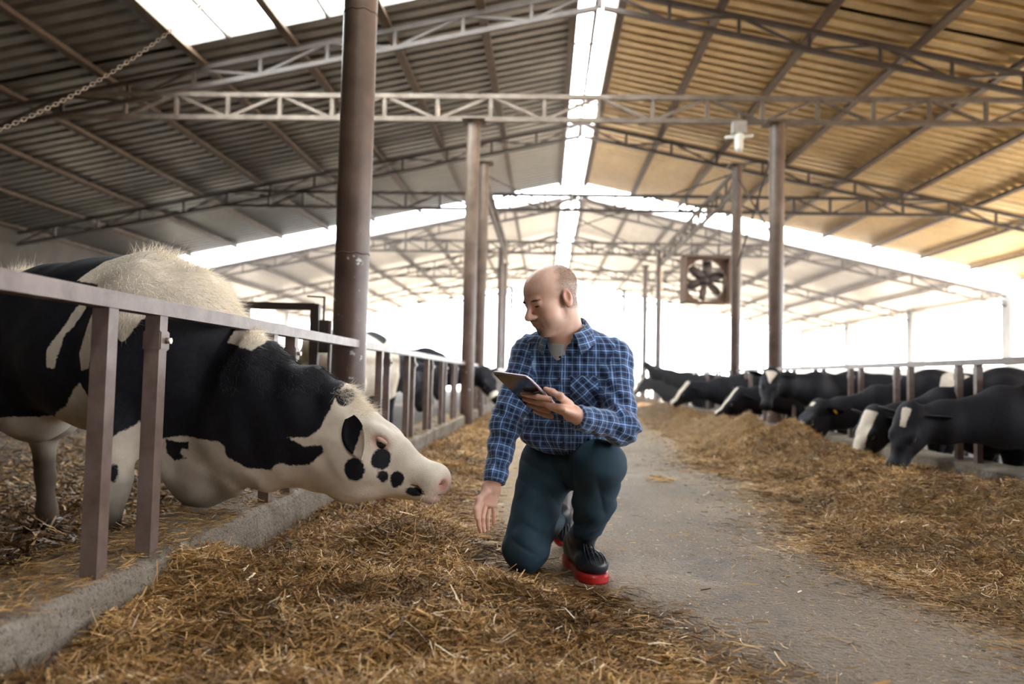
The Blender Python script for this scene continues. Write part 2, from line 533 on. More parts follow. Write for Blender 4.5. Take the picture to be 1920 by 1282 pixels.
def build_post(x, y, ztop, dia, label, rings=()):
    t = empty('support_post', (x, y, 0), label=label, cat='post', group='round steel support posts')
    tube('pipe', (0, 0, -0.2), (0, 0, ztop), dia, MAT['post'], t, 28)
    bar('cap_plate', (0, 0, ztop), (0, 0, ztop + .03), dia * 1.7, dia * 1.7, MAT['steel_dusty'], t)
    for z in rings:
        bm = bmesh.new()
        r = dia / 2
        seg, sec = 28, 6
        vs = [[bm.verts.new(((r + .004 * math.cos(2 * math.pi * j / sec)) * math.cos(2 * math.pi * i / seg),
                             (r + .004 * math.cos(2 * math.pi * j / sec)) * math.sin(2 * math.pi * i / seg),
                             z + .007 * math.sin(2 * math.pi * j / sec) + .006 * math.sin(i * 1.7))) for j in range(sec)] for i in range(seg)]
        for i in range(seg):
            for j in range(sec):
                bm.faces.new((vs[i][j], vs[(i + 1) % seg][j], vs[(i + 1) % seg][(j + 1) % sec], vs[i][(j + 1) % sec]))
        link('weld_seam', bm_mesh('weld_seam', bm, True), MAT['purlin'], t)
    return t

def lattice_beam(x, y0, y1, z, label):
    t = empty('lattice_beam', (x, y0, z), label=label, cat='beam', group='lattice beams along the post rows')
    L = y1 - y0
    m = MAT['steel_dusty']
    U = Vector((1, 0, 0))
    bar('top_chord', (0, 0, .40), (0, L, .40), .07, .07, m, t, U)
    bar('bottom_chord', (0, 0, 0), (0, L, 0), .07, .07, m, t, U)
    n = max(4, int(L / .85))
    for k in range(n + 1):
        bar('strut', (0, L * k / n, 0), (0, L * k / n, .4), .05, .05, m, t, U)
    for k in range(n):
        a, b = (0, .4) if k % 2 else (.4, 0)
        bar('diagonal', (0, L * k / n, a), (0, L * (k + 1) / n, b), .04, .04, m, t, U)

def build_frames():
    for i, y in enumerate(FRAMES):
        if i < 3: continue
        build_truss(y, i - 3, y > STEP_Y, i == 3)
    ZT = 4.90
    L = 'brown steel post beside the kerb, '
    R = 'brown steel post in the row across the aisle, '
    build_post(-1.36, 5.1, ZT + .1, 0.235, 'thick peeling brown pipe post standing right behind the big cow', (1.62, 3.32))
    build_post(-1.245, 11.84, ZT, 0.215, L + 'nearer of the pair left of the man', (2.9,))
    build_post(-1.27, 14.2, ZT, 0.20, L + 'farther of the pair left of the man')
    build_post(3.58, 11.84, ZT, 0.235, R + 'nearest one, right of the hanging fan')
    build_post(3.55, 14.2, ZT, 0.19, R + 'second one, beside the hanging fan')
    far = [(23.7, 0.19), (27.0, 0.18), (34.3, 0.16), (42.6, 0.15)]
    for i, (y, d) in enumerate(far):
        build_post(-1.50 - .012 * (y - 23), y, ZT, d, L + '%s one back' % ORD[i + 3])
        build_post(3.52, y, ZT, d, R + '%s one back' % ORD[i + 2])
    lattice_beam(3.55, 14.2, 23.7, 4.45, 'dusty lattice beam joining posts above the hanging fan')
    lattice_beam(-1.30, 14.2, 23.7, 4.45, 'dusty lattice beam joining the posts above the left fence')
    def rod(p, q, lab):
        o = tube('brace_rod', p, q, 0.035, MAT['steel_brown'], None, 8)
        tag(o, lab, 'rod', 'steel brace rods')
    rod((-1.30, 14.2, 4.7), (3.5, 23.7, 4.7), 'long thin brace rod crossing above the aisle from the left post pair')
    rod((3.55, 14.2, 4.78), (-1.45, 23.7, 4.78), 'long thin brace rod crossing above the aisle from the fan post')
    rod((3.58, 11.84, 4.7), (3.55, 14.2, 2.9), 'thin brace rod falling from the nearest right post to the fan post')
    rod((3.55, 14.2, 4.7), (3.58, 11.84, 3.0), 'thin brace rod falling from the fan post to the nearest right post')
    rod((3.52, 23.7, 4.7), (3.52, 27.0, 2.9), 'thin far brace rod falling away between the distant right posts')
    rod((3.52, 27.0, 4.7), (3.52, 23.7, 2.9), 'thin far brace rod rising away between the distant right posts')

def build_fences():
    W = 0.05
    def section(x, y0, y1, pairs, label, side, braces=()):
        t = empty('feed_fence', (x, y0, 0), label=label, cat='fence', group='steel feed fences')
        zt = 1.03 if side < 0 else 1.045
        m = MAT['fence']
        U = Vector((1, 0, 0))
        bar('top_rail', (0, 0, zt - .03), (0, y1 - y0, zt - .03), 0.05, 0.062, m, t, Vector((1, 0, 0)))
        for k, y in enumerate(pairs):
            for j, yy in enumerate((y, y + 0.29)):
                if yy > y1 or yy < y0: continue
                bar('upright', (0, yy - y0, KERB_Z - .02), (0, yy - y0, zt - .045), W, W, m, t)
                if j == 1:
                    b = box_mesh('clamp_plate', (-.03, yy - y0 - .031, .86), (.032, yy - y0 + .031, .925), m, t, .004)
                    bo = tube('bolt', (.03, yy - y0 + .008, .893), (.048, yy - y0 + .008, .893), .022, MAT['bolt'], b, 6)
    MAT['bolt'] = simple_mat('bare_bolt_steel', (0.55, 0.50, 0.45), 0.35, 0.8, (0.3, 0.25, 0.2), 20)
    lp = [0.85, 2.14, 3.47] + [4.62 + 1.165 * k for k in range(40)]
    rp = [5.20 + 1.145 * k for k in range(-5, 36)]
    section(FENCE_L, -1.0, 5.02, [p for p in lp if p < 4.5], 'mauve painted steel feed fence the big cow reaches through', -1)
    section(FENCE_L, 5.10, 11.75, [p for p in lp if 5.2 < p < 11.6], 'pale steel feed fence beside the kerb from thick post to post pair', -1)
    section(FENCE_L, 11.95, 23.6, [p for p in lp if 12.1 < p < 23.3], 'distant steel feed fence section behind the man and tablet', -1)
    section(FENCE_L, 23.8, 44, [p for p in lp if 24 < p < 44], 'farthest steel feed fence section in the row beside the big cow', -1)
    section(FENCE_R, -1.0, 11.72, [p for p in rp if p < 11.4], 'steel feed fence with black cows eating through, nearest section across aisle', 1)
    section(FENCE_R, 11.96, 23.6, [p for p in rp if 12 < p < 23.3], 'middle section of feed fence across the aisle beyond the first post', 1)
    section(FENCE_R, 23.8, 44, [p for p in rp if 24 < p < 44], 'farthest section of feed fence across the aisle', 1)

build_structure()
build_roof()
build_frames()
build_fences()

# ------------------------------------------------------------------ smooth solid modelling (distance fields -> one mesh)
def V3(v): return np.array((v[0], v[1], v[2]), dtype=np.float64)

class Solid:
    """a smooth blend of tapered limbs and ellipsoids, meshed as one continuous surface"""
    def __init__(self): self.ops = []
    def cone(self, a, b, ra, rb, k=0.03, sub=False):
        self.ops.append(('c', V3(a), V3(b), float(ra), float(rb), k, sub)); return self
    def chain(self, pts, k=0.02):
        """pts: list of (point, radius)"""
        for (a, ra), (b, rb) in zip(pts[:-1], pts[1:]): self.cone(a, b, ra, rb, k)
        return self
    def econe(self, a, b, ra, rb, k=0.05, up=(0, 0, 1), sub=False):
        """elliptic tapered limb; ra, rb = (sideways, along up)"""
        self.ops.append(('e', V3(a), V3(b), ra, rb, V3(up), k, sub)); return self
    def ell(self, c, r, k=0.04, axes=None, sub=False):
        """ellipsoid; axes: 3 row vectors"""
        A = np.eye(3) if axes is None else np.array([V3(x) / np.linalg.norm(V3(x)) for x in axes])
        self.ops.append(('l', V3(c), np.array(r, float), A, k, sub)); return self
    @staticmethod
    def bounds(op):
        if op[0] == 'c':
            r = max(op[3], op[4]); k = op[5]
            lo = np.minimum(op[1], op[2]) - r; hi = np.maximum(op[1], op[2]) + r
        elif op[0] == 'e':
            r = max(*op[3], *op[4]); k = op[6]
            lo = np.minimum(op[1], op[2]) - r; hi = np.maximum(op[1], op[2]) + r
        else:
            k = op[4]
            e = np.sqrt(((op[3] * op[2][:, None]) ** 2).sum(0))
            lo = op[1] - e; hi = op[1] + e
        return lo, hi, k
    @staticmethod
    def dist(op, X, Y, Z):
        if op[0] == 'c':
            a, b, ra, rb = op[1:5]
            ab = b - a
            px, py, pz = X - a[0], Y - a[1], Z - a[2]
            t = np.clip((px * ab[0] + py * ab[1] + pz * ab[2]) / max(ab @ ab, 1e-9), 0, 1)
            return np.sqrt((px - t * ab[0]) ** 2 + (py - t * ab[1]) ** 2 + (pz - t * ab[2]) ** 2) - (ra + (rb - ra) * t)
        if op[0] == 'e':
            a, b, ra, rb, up = op[1:6]
            ab = b - a; L = np.linalg.norm(ab); w = ab / L
            s = np.cross(up, w); s /= np.linalg.norm(s); u = np.cross(w, s)
            px, py, pz = X - a[0], Y - a[1], Z - a[2]
            ww = px * w[0] + py * w[1] + pz * w[2]
            t = np.clip(ww / L, 0, 1)
            rs = ra[0] + (rb[0] - ra[0]) * t; ru = ra[1] + (rb[1] - ra[1]) * t
            es = (px * s[0] + py * s[1] + pz * s[2]) / rs
            eu = (px * u[0] + py * u[1] + pz * u[2]) / ru
            ew = (ww - t * L) / np.minimum(rs, ru)
            return (np.sqrt(es * es + eu * eu + ew * ew) - 1) * np.minimum(rs, ru)
        c, r, A = op[1:4]
        px, py, pz = X - c[0], Y - c[1], Z - c[2]
        q = [(px * A[i, 0] + py * A[i, 1] + pz * A[i, 2]) for i in range(3)]
        k0 = np.sqrt((q[0] / r[0]) ** 2 + (q[1] / r[1]) ** 2 + (q[2] / r[2]) ** 2)
        k1 = np.sqrt((q[0] / r[0] ** 2) ** 2 + (q[1] / r[1] ** 2) ** 2 + (q[2] / r[2] ** 2) ** 2)
        return k0 * (k0 - 1) / np.maximum(k1, 1e-9)
    def mesh(self, voxel, warp=None, cut=None, smooth=0):
        """-> verts (n,3), quads (m,4)"""
        los, his = zip(*[(o[0] - o[2] - 2 * voxel, o[1] + o[2] + 2 * voxel) for o in map(self.bounds, [q for q in self.ops if not q[-1]])])
        lo = np.min(los, 0) - voxel; hi = np.max(his, 0) + voxel
        n = np.ceil((hi - lo) / voxel).astype(int) + 1
        F = np.full(n, 0.5, dtype=np.float32)
        ax = [lo[i] + voxel * np.arange(n[i]) for i in range(3)]
        for op in self.ops:
            a, b, k = self.bounds(op)
            m = k + 3 * voxel
            i0 = np.clip(np.floor((a - m - lo) / voxel).astype(int), 0, n - 1)
            i1 = np.clip(np.ceil((b + m - lo) / voxel).astype(int) + 1, 1, n)
            if np.any(i1 <= i0): continue
            sl = tuple(slice(i0[i], i1[i]) for i in range(3))
            X = ax[0][sl[0]][:, None, None].astype(np.float32); Y = ax[1][sl[1]][None, :, None].astype(np.float32); Z = ax[2][sl[2]][None, None, :].astype(np.float32)
            d = self.dist(op, X, Y, Z).astype(np.float32)
            f = F[sl]
            if op[-1]:
                h = np.clip(k - np.abs(f + d), 0, None) / k
                F[sl] = np.maximum(f, -d) + h * h * k * 0.25
            else:
                h = np.clip(k - np.abs(f - d), 0, None) / k
                F[sl] = np.minimum(f, d) - h * h * k * 0.25
        if warp is not None:
            near = np.nonzero(np.abs(F) < 5 * voxel)
            pts = [ax[i][near[i]] for i in range(3)]
            F[near] += warp(*pts).astype(np.float32)
        if cut is not None:
            near = np.nonzero(F < 4 * voxel)
            pts = [ax[i][near[i]] for i in range(3)]
            F[near] = np.maximum(F[near], cut(*pts).astype(np.float32))
        v, q = surface_net(F, lo, voxel)
        for _ in range(smooth): v = relax(v, q)
        return v, q

def surface_net(F, lo, h):
    S = F < 0
    nx, ny, nz = F.shape
    c = S[:-1, :-1, :-1]
    anyv = c.copy(); allv = c.copy()
    for dx in (0, 1):
        for dy in (0, 1):
            for dz in (0, 1):
                s = S[dx:nx - 1 + dx, dy:ny - 1 + dy, dz:nz - 1 + dz]
                anyv |= s; allv &= s
    act = np.nonzero(anyv & ~allv)
    idx = np.full((nx - 1, ny - 1, nz - 1), -1, dtype=np.int32)
    idx[act] = np.arange(len(act[0]))
    i, j, k = act
    acc = np.zeros((len(i), 3)); cnt = np.zeros(len(i))
    for axis in range(3):
        for u in (0, 1):
            for w in (0, 1):
                o0 = [0, 0, 0]; oth = [a for a in range(3) if a != axis]
                o0[oth[0]] = u; o0[oth[1]] = w
                o1 = list(o0); o1[axis] = 1
                f0 = F[i + o0[0], j + o0[1], k + o0[2]]; f1 = F[i + o1[0], j + o1[1], k + o1[2]]
                m = (f0 < 0) != (f1 < 0)
                t = np.where(m, f0 / np.where(m, f0 - f1, 1), 0)
                for a in range(3):
                    acc[:, a] += np.where(m, o0[a] + (t if a == axis else 0), 0)
                cnt += m
    v = np.stack([i, j, k], 1) + acc / cnt[:, None]
    v = lo + v * h
    quads = []
    for axis in range(3):
        a, b = [x for x in range(3) if x != axis]
        sl0 = [slice(None)] * 3; sl1 = [slice(None)] * 3
        sl0[axis] = slice(0, -1); sl1[axis] = slice(1, None)
        for q in (a, b):
            sl0[q] = slice(1, -1); sl1[q] = slice(1, -1)
        s0 = S[tuple(sl0)]; s1 = S[tuple(sl1)]
        e = np.nonzero(s0 != s1)
        flip = s1[e]
        base = [None] * 3
        base[axis] = e[axis]; base[a] = e[a]; base[b] = e[b]      # cell index (edge at +1 shift)
        def cell(da, db):
            ii = [None] * 3
            ii[axis] = base[axis]; ii[a] = base[a] + da; ii[b] = base[b] + db
            return idx[ii[0], ii[1], ii[2]]
        q = np.stack([cell(0, 0), cell(1, 0), cell(1, 1), cell(0, 1)], 1)
        if axis == 1: flip = ~flip
        q[flip] = q[flip][:, ::-1]
        quads.append(q)
    return v, np.concatenate(quads)

def relax(v, q):
    acc = np.zeros_like(v); cnt = np.zeros(len(v))
    for s in range(4):
        a, b = q[:, s], q[:, (s + 1) % 4]
        for x, y in ((a, b), (b, a)):
            for d in range(3): acc[:, d] += np.bincount(x, v[y, d], len(v))
            cnt += np.bincount(x, minlength=len(v))
    return v * 0.5 + 0.5 * acc / np.maximum(cnt, 1)[:, None]

def vnormals(v, q):
    n = np.cross(v[q[:, 2]] - v[q[:, 0]], v[q[:, 3]] - v[q[:, 1]])
    out = np.zeros_like(v)
    for s in range(4):
        for d in range(3): out[:, d] += np.bincount(q[:, s], n[:, d], len(v))
    return out / np.maximum(np.linalg.norm(out, axis=1, keepdims=True), 1e-9)

def poly_sd(px, py, poly):
    """signed distance to a closed polygon, positive inside"""
    poly = np.asarray(poly, float)
    d = np.full(px.shape, 1e9); inside = np.zeros(px.shape, bool)
    for (x0, y0), (x1, y1) in zip(poly, np.roll(poly, -1, 0)):
        ex, ey = x1 - x0, y1 - y0
        t = np.clip(((px - x0) * ex + (py - y0) * ey) / max(ex * ex + ey * ey, 1e-12), 0, 1)
        d = np.minimum(d, (px - x0 - t * ex) ** 2 + (py - y0 - t * ey) ** 2)
        c = ((y0 > py) != (y1 > py)) & (px < ex * (py - y0) / (ey if abs(ey) > 1e-12 else 1e-12) + x0)
        inside ^= c
    d = np.sqrt(d)
    return np.where(inside, d, -d)

def ell_sd(v, c, r):
    """rough signed distance to an ellipsoid, positive inside"""
    q = (v - np.array(c)) / np.array(r)
    return (1 - np.linalg.norm(q, axis=1)) * min(r)

def strands(name, roots, dirs, length, width, curl, mat, parent, origin=(0, 0, 0), seg=3, seed=1):
    """tapered hair blades"""
    r = np.random.default_rng(seed)
    n = len(roots)
    dirs = dirs / np.linalg.norm(dirs, axis=1, keepdims=True)
    side = np.cross(dirs, r.normal(size=(n, 3))); side /= np.linalg.norm(side, axis=1, keepdims=True)
    bend = r.normal(size=(n, 3)) * curl
    L = length * r.uniform(.55, 1.25, n)
    vs = []
    for s in range(seg + 1):
        t = s / seg
        c = roots + dirs * (L * t)[:, None] + bend * (L * t * t)[:, None] + np.array((0, 0, -1.0)) * (L * curl * .5 * t * t)[:, None]
        w = width * (1 - t * .92) * .5
        vs += [c - side * w, c + side * w]
    V = np.stack(vs, 1).reshape(-1, 3) - np.array(origin)
    m = (seg + 1) * 2
    base = (np.arange(n) * m)[:, None]
    F = np.concatenate([base + np.array([[2 * s, 2 * s + 1, 2 * s + 3, 2 * s + 2]]) for s in range(seg)])
    me = mesh_np(name, V, F, True)
    return link(name, me, mat, parent)

# ------------------------------------------------------------------ cows
def coat_mat(name, white=(0.78, 0.69, 0.58), dirty=(0.06, 0.04, 0.026), dirt=0.06):
    m, nt, b = new_mat(name)
    co = coords(nt)
    at = nt.nodes.new('ShaderNodeAttribute'); at.attribute_name = 'black'
    pk = nt.nodes.new('ShaderNodeAttribute'); pk.attribute_name = 'pink'
    du = nt.nodes.new('ShaderNodeAttribute'); du.attribute_name = 'dirt'
    n1 = noise(nt, 55, 4, 0.65, co)
    n2 = noise(nt, 14, 4, 0.55, co)
    n3 = noise(nt, 160, 3, 0.6, co)
    e = math_n(nt, 'ADD', at.outputs['Fac'], math_n(nt, 'MULTIPLY', math_n(nt, 'SUBTRACT', n1.outputs['Fac'], 0.5), 0.02))
    e = math_n(nt, 'ADD', e, math_n(nt, 'MULTIPLY', math_n(nt, 'SUBTRACT', n2.outputs['Fac'], 0.5), 0.016))
    fac = nt.nodes.new('ShaderNodeMapRange'); fac.inputs['From Min'].default_value = -0.003; fac.inputs['From Max'].default_value = 0.004
    nt.links.new(e, fac.inputs['Value'])
    wr = ramp(nt, n2.outputs['Fac'], [(0.3, tuple(x * .82 for x in white)), (0.65, white)])
    dn = noise(nt, 5, 5, 0.6, co)
    df = math_n(nt, 'MULTIPLY', ramp(nt, dn.outputs['Fac'], [(0.42, (0, 0, 0)), (0.7, (1, 1, 1))]).outputs['Color'], dirt)
    df = math_n(nt, 'MINIMUM', math_n(nt, 'ADD', df, du.outputs['Fac']), 1.0)
    w = mixc(nt, df, wr.outputs['Color'], dirty)
    w = mixc(nt, pk.outputs['Fac'], w, (0.50, 0.20, 0.15))
    bk = ramp(nt, n1.outputs['Fac'], [(0.3, (0.006, 0.006, 0.010)), (0.7, (0.013, 0.013, 0.019))])
    c = mixc(nt, fac.outputs['Result'], w, bk.outputs['Color'])
    nt.links.new(c, b.inputs['Base Color'])
    b.inputs['Roughness'].default_value = 0.66
    b.inputs['Specular IOR Level'].default_value = 0.22
    bump(nt, n3.outputs['Fac'], b, 0.25, 0.006)
    return m
MAT['coat'] = coat_mat('holstein_coat')
MAT['eye'] = simple_mat('dark_glossy_eye', (0.012, 0.01, 0.01), 0.08, 0, (0.01, 0.008, 0.008), 3)
MAT['hoof'] = simple_mat('dark_hoof_horn', (0.06, 0.045, 0.035), 0.5, 0, (0.03, 0.02, 0.015), 10)
MAT['hair_cream'] = simple_mat('cream_cow_hair', (0.94, 0.87, 0.75), 0.5, 0, (0.86, 0.75, 0.60), 14)
MAT['hair_black'] = simple_mat('black_cow_hair', (0.02, 0.02, 0.024), 0.5, 0, (0.01, 0.01, 0.012), 14)
MAT['tag_yellow'] = simple_mat('yellow_plastic_tag', (0.75, 0.52, 0.05), 0.45, 0, (0.6, 0.4, 0.04), 20)
MAT['nostril'] = simple_mat('moist_nostril_skin', (0.16, 0.055, 0.045), 0.3, 0, (0.10, 0.035, 0.03), 20)
MAT['skin_pink'] = simple_mat('pink_cow_skin', (0.66, 0.45, 0.37), 0.5, 0, (0.58, 0.36, 0.28), 20)

def leaf_ear(name, base, tip, normal, width, mat, parent, origin, cup=0.35, black=None):
    """cupped leaf shaped ear with thickness"""
    b, t = V3(base), V3(tip)
    ax = t - b; L = np.linalg.norm(ax); ax /= L
    n = V3(normal); n = n - ax * (n @ ax); n /= np.linalg.norm(n)
    s = np.cross(ax, n)
    NU, NV = 12, 9
    V = []
    for lay in (0, 1):
        for i in range(NU):
            u = i / (NU - 1)
            w = width * .5 * (math.sin(math.pi * min(1, u * .93 + .10)) ** .75) * (1 if u < .97 else .55)
            for j in range(NV):
                x = -1 + 2 * j / (NV - 1)
                off = n * (cup * w * (x * x - .4) + (0.007 if lay else -0.007) * (1 - abs(x) * .7) - .05 * L * u * u)
                V.append(b + ax * L * u + s * w * x + off)
    V = np.array(V)
    F = []
    K = NU * NV
    for i in range(NU - 1):
        for j in range(NV - 1):
            a = i * NV + j
            F.append((a, a + 1, a + NV + 1, a + NV))
            F.append((K + a, K + a + NV, K + a + NV + 1, K + a + 1))
    for i in range(NU - 1):
        a = i * NV; F.append((a, a + NV, K + a + NV, K + a))
        a = i * NV + NV - 1; F.append((a, K + a, K + a + NV, a + NV))
    for j in range(NV - 1):
        a = (NU - 1) * NV + j; F.append((a, a + 1, K + a + 1, K + a))
    me = mesh_np(name, V - V3(origin), F, True)
    bl = np.full(len(V), 1.0) if black is None else black(V)
    vattr(me, 'black', bl); vattr(me, 'pink', np.zeros(len(V))); vattr(me, 'dirt', np.zeros(len(V)))
    return link(name, me, mat, parent)

def ball(name, c, r, mat, parent, origin=(0, 0, 0), axes=None, seg=14):
    bm = bmesh.new()
    bmesh.ops.create_uvsphere(bm, u_segments=seg, v_segments=max(6, seg // 2 + 1), radius=1.0)
    r = (r, r, r) if isinstance(r, (int, float)) else r
    A = np.eye(3) if axes is None else np.array([V3(x) / np.linalg.norm(V3(x)) for x in axes])
    for v in bm.verts:
        p = A[0] * v.co.x * r[0] + A[1] * v.co.y * r[1] + A[2] * v.co.z * r[2]
        v.co = Vector(V3(c) + p - V3(origin))
    return link(name, bm_mesh(name, bm, True), mat, parent)

class CowRig:
    """standing cow: trunk and legs in a heading frame; neck and head given as world points"""
    def __init__(self, origin, heading, scale=1.0):
        self.o = V3(origin); self.s = scale
        c, s = math.cos(heading), math.sin(heading)
        self.f = np.array((c, s, 0.)); self.l = np.array((-s, c, 0.)); self.u = np.array((0, 0, 1.))
        self.S = Solid()
    def w(self, x, y, z): return self.o + self.s * (self.f * x + self.l * y + self.u * z)
    def to_local(self, V): 
        d = (V - self.o) / self.s
        return np.stack([d @ self.f, d @ self.l, d @ self.u], 1)
    def trunk(self, belly=1.0, udder=True):
        S, w, k = self.S, self.w, self.s
        sec = [(-.80, 1.13, .15, .14), (-.62, 1.10, .25, .22), (-.30, .99, .31, .325 * belly), (.05, .965, .325, .355 * belly), (.38, .985, .27, .345), (.60, 1.0, .20, .29)]
        for (x0, z0, a0, b0), (x1, z1, a1, b1) in zip(sec[:-1], sec[1:]):
            S.econe(w(x0, 0, z0), w(x1, 0, z1), (a0 * k, b0 * k), (a1 * k, b1 * k), .06 * k)
        for s in (-1, 1):
            S.ell(w(-.58, s * .22, 1.20), (.10 * k, .07 * k, .07 * k), .10 * k, (self.f, self.l, self.u))
            S.ell(w(-.80, s * .10, 1.18), (.05 * k, .05 * k, .05 * k), .08 * k)
            S.ell(w(.48, s * .16, 1.00), (.16 * k, .11 * k, .28 * k), .10 * k, (self.f, self.l, self.u))
        S.ell(w(.36, 0, 1.24), (.17 * k, .085 * k, .10 * k), .10 * k, (self.f, self.l, self.u))
        S.ell(w(.60, 0, .76), (.16 * k, .12 * k, .16 * k), .14 * k, (self.f, self.l, self.u))
        if udder: S.ell(w(-.48, 0, .64), (.20 * k, .17 * k, .16 * k), .08 * k, (self.f, self.l, self.u))
    def legs(self, fr=(0, 0), hi=(0, 0)):
        """fr / hi: forward shifts of the hoof for (right, left) legs"""
        S, w, k = self.S, self.w, self.s
        self.hooves = []
        for i, s in enumerate((-1, 1)):
            d = fr[i]
            pts = [(w(.46, s * .18, .86), .13), (w(.43 + d * .2, s * .19, .62), .085), (w(.45 + d * .5, s * .18, .40), .058), (w(.445 + d * .6, s * .18, .34), .055),
                   (w(.45 + d * .9, s * .18, .13), .04), (w(.47 + d, s * .18, .07), .046), (w(.49 + d, s * .18, .03), .05)]
            S.chain([(p, r * k) for p, r in pts], .03 * k)
            self.hooves.append(w(.50 + d, s * .18, .035))
            d = hi[i]
            pts = [(w(-.60, s * .17, .98), .19), (w(-.48, s * .22, .76), .15), (w(-.62 + d * .4, s * .20, .58), .09), (w(-.74 + d * .6, s * .19, .48), .062),
                   (w(-.70 + d * .8, s * .18, .28), .043), (w(-.69 + d, s * .18, .11), .043), (w(-.65 + d, s * .18, .04), .05)]
            S.chain([(p, r * k) for p, r in pts], .04 * k)
            self.hooves.append(w(-.64 + d, s * .18, .035))
    def lying_legs(self):
        S, w, k = self.S, self.w, self.s
        self.hooves = []
        for s in (-1, 1):
            S.chain([(w(.46, s * .2, .80), .12 * k), (w(.62, s * .24, .66), .075 * k), (w(.42, s * .26, .60), .06 * k)], .03 * k)
            S.chain([(w(-.55, s * .24, .85), .18 * k), (w(-.20, s * .34, .70), .12 * k), (w(-.5, s * .36, .62), .06 * k)], .04 * k)
    def neck(self, pts, k=.07):
        """pts: (world point, half width, half height)"""
        for (a, aw, ah), (b, bw, bh) in zip(pts[:-1], pts[1:]):
            self.S.econe(a, b, (aw, ah), (bw, bh), k)
    def head(self, poll, muzzle, up, s=1.0):
        """poll = top of the head, muzzle = tip of the nose, up = rough forehead normal"""
        p, m = V3(poll), V3(muzzle)
        d = (m - p); d /= np.linalg.norm(d)
        n = V3(up); n = n - d * (n @ d); n /= np.linalg.norm(n)
        t = np.cross(n, d)                       # to the cow's own left
        self.hp, self.hd, self.hn, self.ht, self.hs = p, d, n, t, s
        H = self.H
        S = self.S
        ax = (d, t, n)
        E = lambda c, r, k=.04, sub=False: S.ell(H(*c), tuple(x * s for x in r), k * s, ax, sub)
        C = lambda a, b, ra, rb, k=.04: S.econe(H(*a), H(*b), tuple(x * s for x in ra), tuple(x * s for x in rb), k * s, n)
        E((.10, 0, -.115), (.135, .10, .115))
        C((.03, 0, -.055), (.30, 0, -.062), (.085, .055), (.066, .055))
        E((.175, 0, -.20), (.13, .078, .12), .06)
        C((.24, 0, -.115), (.455, 0, -.075), (.076, .095), (.060, .062))
        E((.472, 0, -.064), (.058, .072, .060), .03)
        C((.20, 0, -.262), (.465, 0, -.112), (.052, .055), (.046, .036), .05)
        E((.490, 0, -.122), (.036, .046, .026), .02)
        for q in (-1, 1):
            E((.22, q * .072, -.03), (.055, .034, .03), .035)
            E((.20, q * .076, -.145), (.10, .030, .075), .05)
            E((.252, q * .104, -.048), (.026, .018, .016), .015, True)
            E((.520, q * .042, -.052), (.020, .013, .016), .010, True)
            S.cone(H(.540, q * .012, -.098), H(.43, q * .058, -.120), .0085 * s, .005 * s, .010 * s, True)
        E((-.005, 0, -.03), (.05, .06, .045), .05)
    def H(self, a, b, c): return self.hp + self.hs * (self.hd * a + self.ht * b + self.hn * c)
    def head_local(self, V):
        q = (V - self.hp) / self.hs
        return np.stack([q @ self.hd, q @ self.ht, q @ self.hn], 1)
    def finish(self, label, black, voxel, group=None, dirt=None, tags=(), tail=True, ears=None, warp=None, mat=None):
        root = empty('cow', self.o, 0, label, 'cow', group)
        v, q = self.S.mesh(voxel, warp=warp, smooth=1)
        me = mesh_np('body', v - self.o, q, True)
        L, HL = self.to_local(v), self.head_local(v)
        vattr(me, 'black', black(v, L, HL))
        pink = .45 * np.clip((HL[:, 0] - .485) / .04, 0, 1) * np.clip((.62 - HL[:, 0]) / .02, 0, 1) * (np.abs(HL[:, 1]) < .09) * (np.abs(HL[:, 2]) < .2)
        for s in (-1, 1):
            pink = np.maximum(pink, np.clip(ell_sd(HL, (.520, s * .042, -.052), (.034, .030, .028)) / .010, 0, 1))
            pink = np.maximum(pink, np.clip(ell_sd(HL, (.252, s * .098, -.048), (.048, .05, .034)) / .012, 0, 1) * .75)
        vattr(me, 'pink', pink * .8)
        vattr(me, 'dirt', np.zeros(len(v)) if dirt is None else dirt(v, L, HL))
        link('body', me, mat or MAT['coat'], root)
        s = self.hs
        for k, g in enumerate((-1, 1)):
            e = ball('eye', self.H(.252, g * .082, -.050), .0205 * s, MAT['eye'], root, self.o)
            lid_c = self.H(.247, g * .083, -.0405)
            ball('eyelid', lid_c, (.027 * s, .021 * s, .0135 * s), MAT['skin_pink'] if voxel < .012 else MAT['hoof'], e, self.o, (self.hd, self.ht, self.hn), 10)
        nr = vnormals(v, q)
        for g in (-1, 1):
            if voxel > .018: break
            i = np.argmin(((HL - np.array((.522, g * .050, -.048))) ** 2).sum(1))
            ball('nostril', v[i] - nr[i] * .003 * s, (.015 * s, .011 * s, .0055 * s), MAT['nostril'], root, self.o, (self.hd * .8 + self.hn * .5, np.cross(nr[i], self.hd * .8 + self.hn * .5), nr[i]), 12)
            path = []
            for t in np.linspace(0, 1, 9):
                tgt = np.array((.545 - .135 * t, g * (.006 + .062 * min(1, t * 1.6)), -.092 - .030 * t))
                i = np.argmin(((HL - tgt) ** 2).sum(1)); path.append((v[i] - nr[i] * .0012, .0032 * (1 - .5 * t)))
            lv, lq = Solid().chain(path, .003).mesh(.0022)
            link('mouth_line', mesh_np('mouth_line', lv - self.o, lq, True), MAT['nostril'], root)
        ears = ears or [dict(side=g) for g in (-1, 1)]
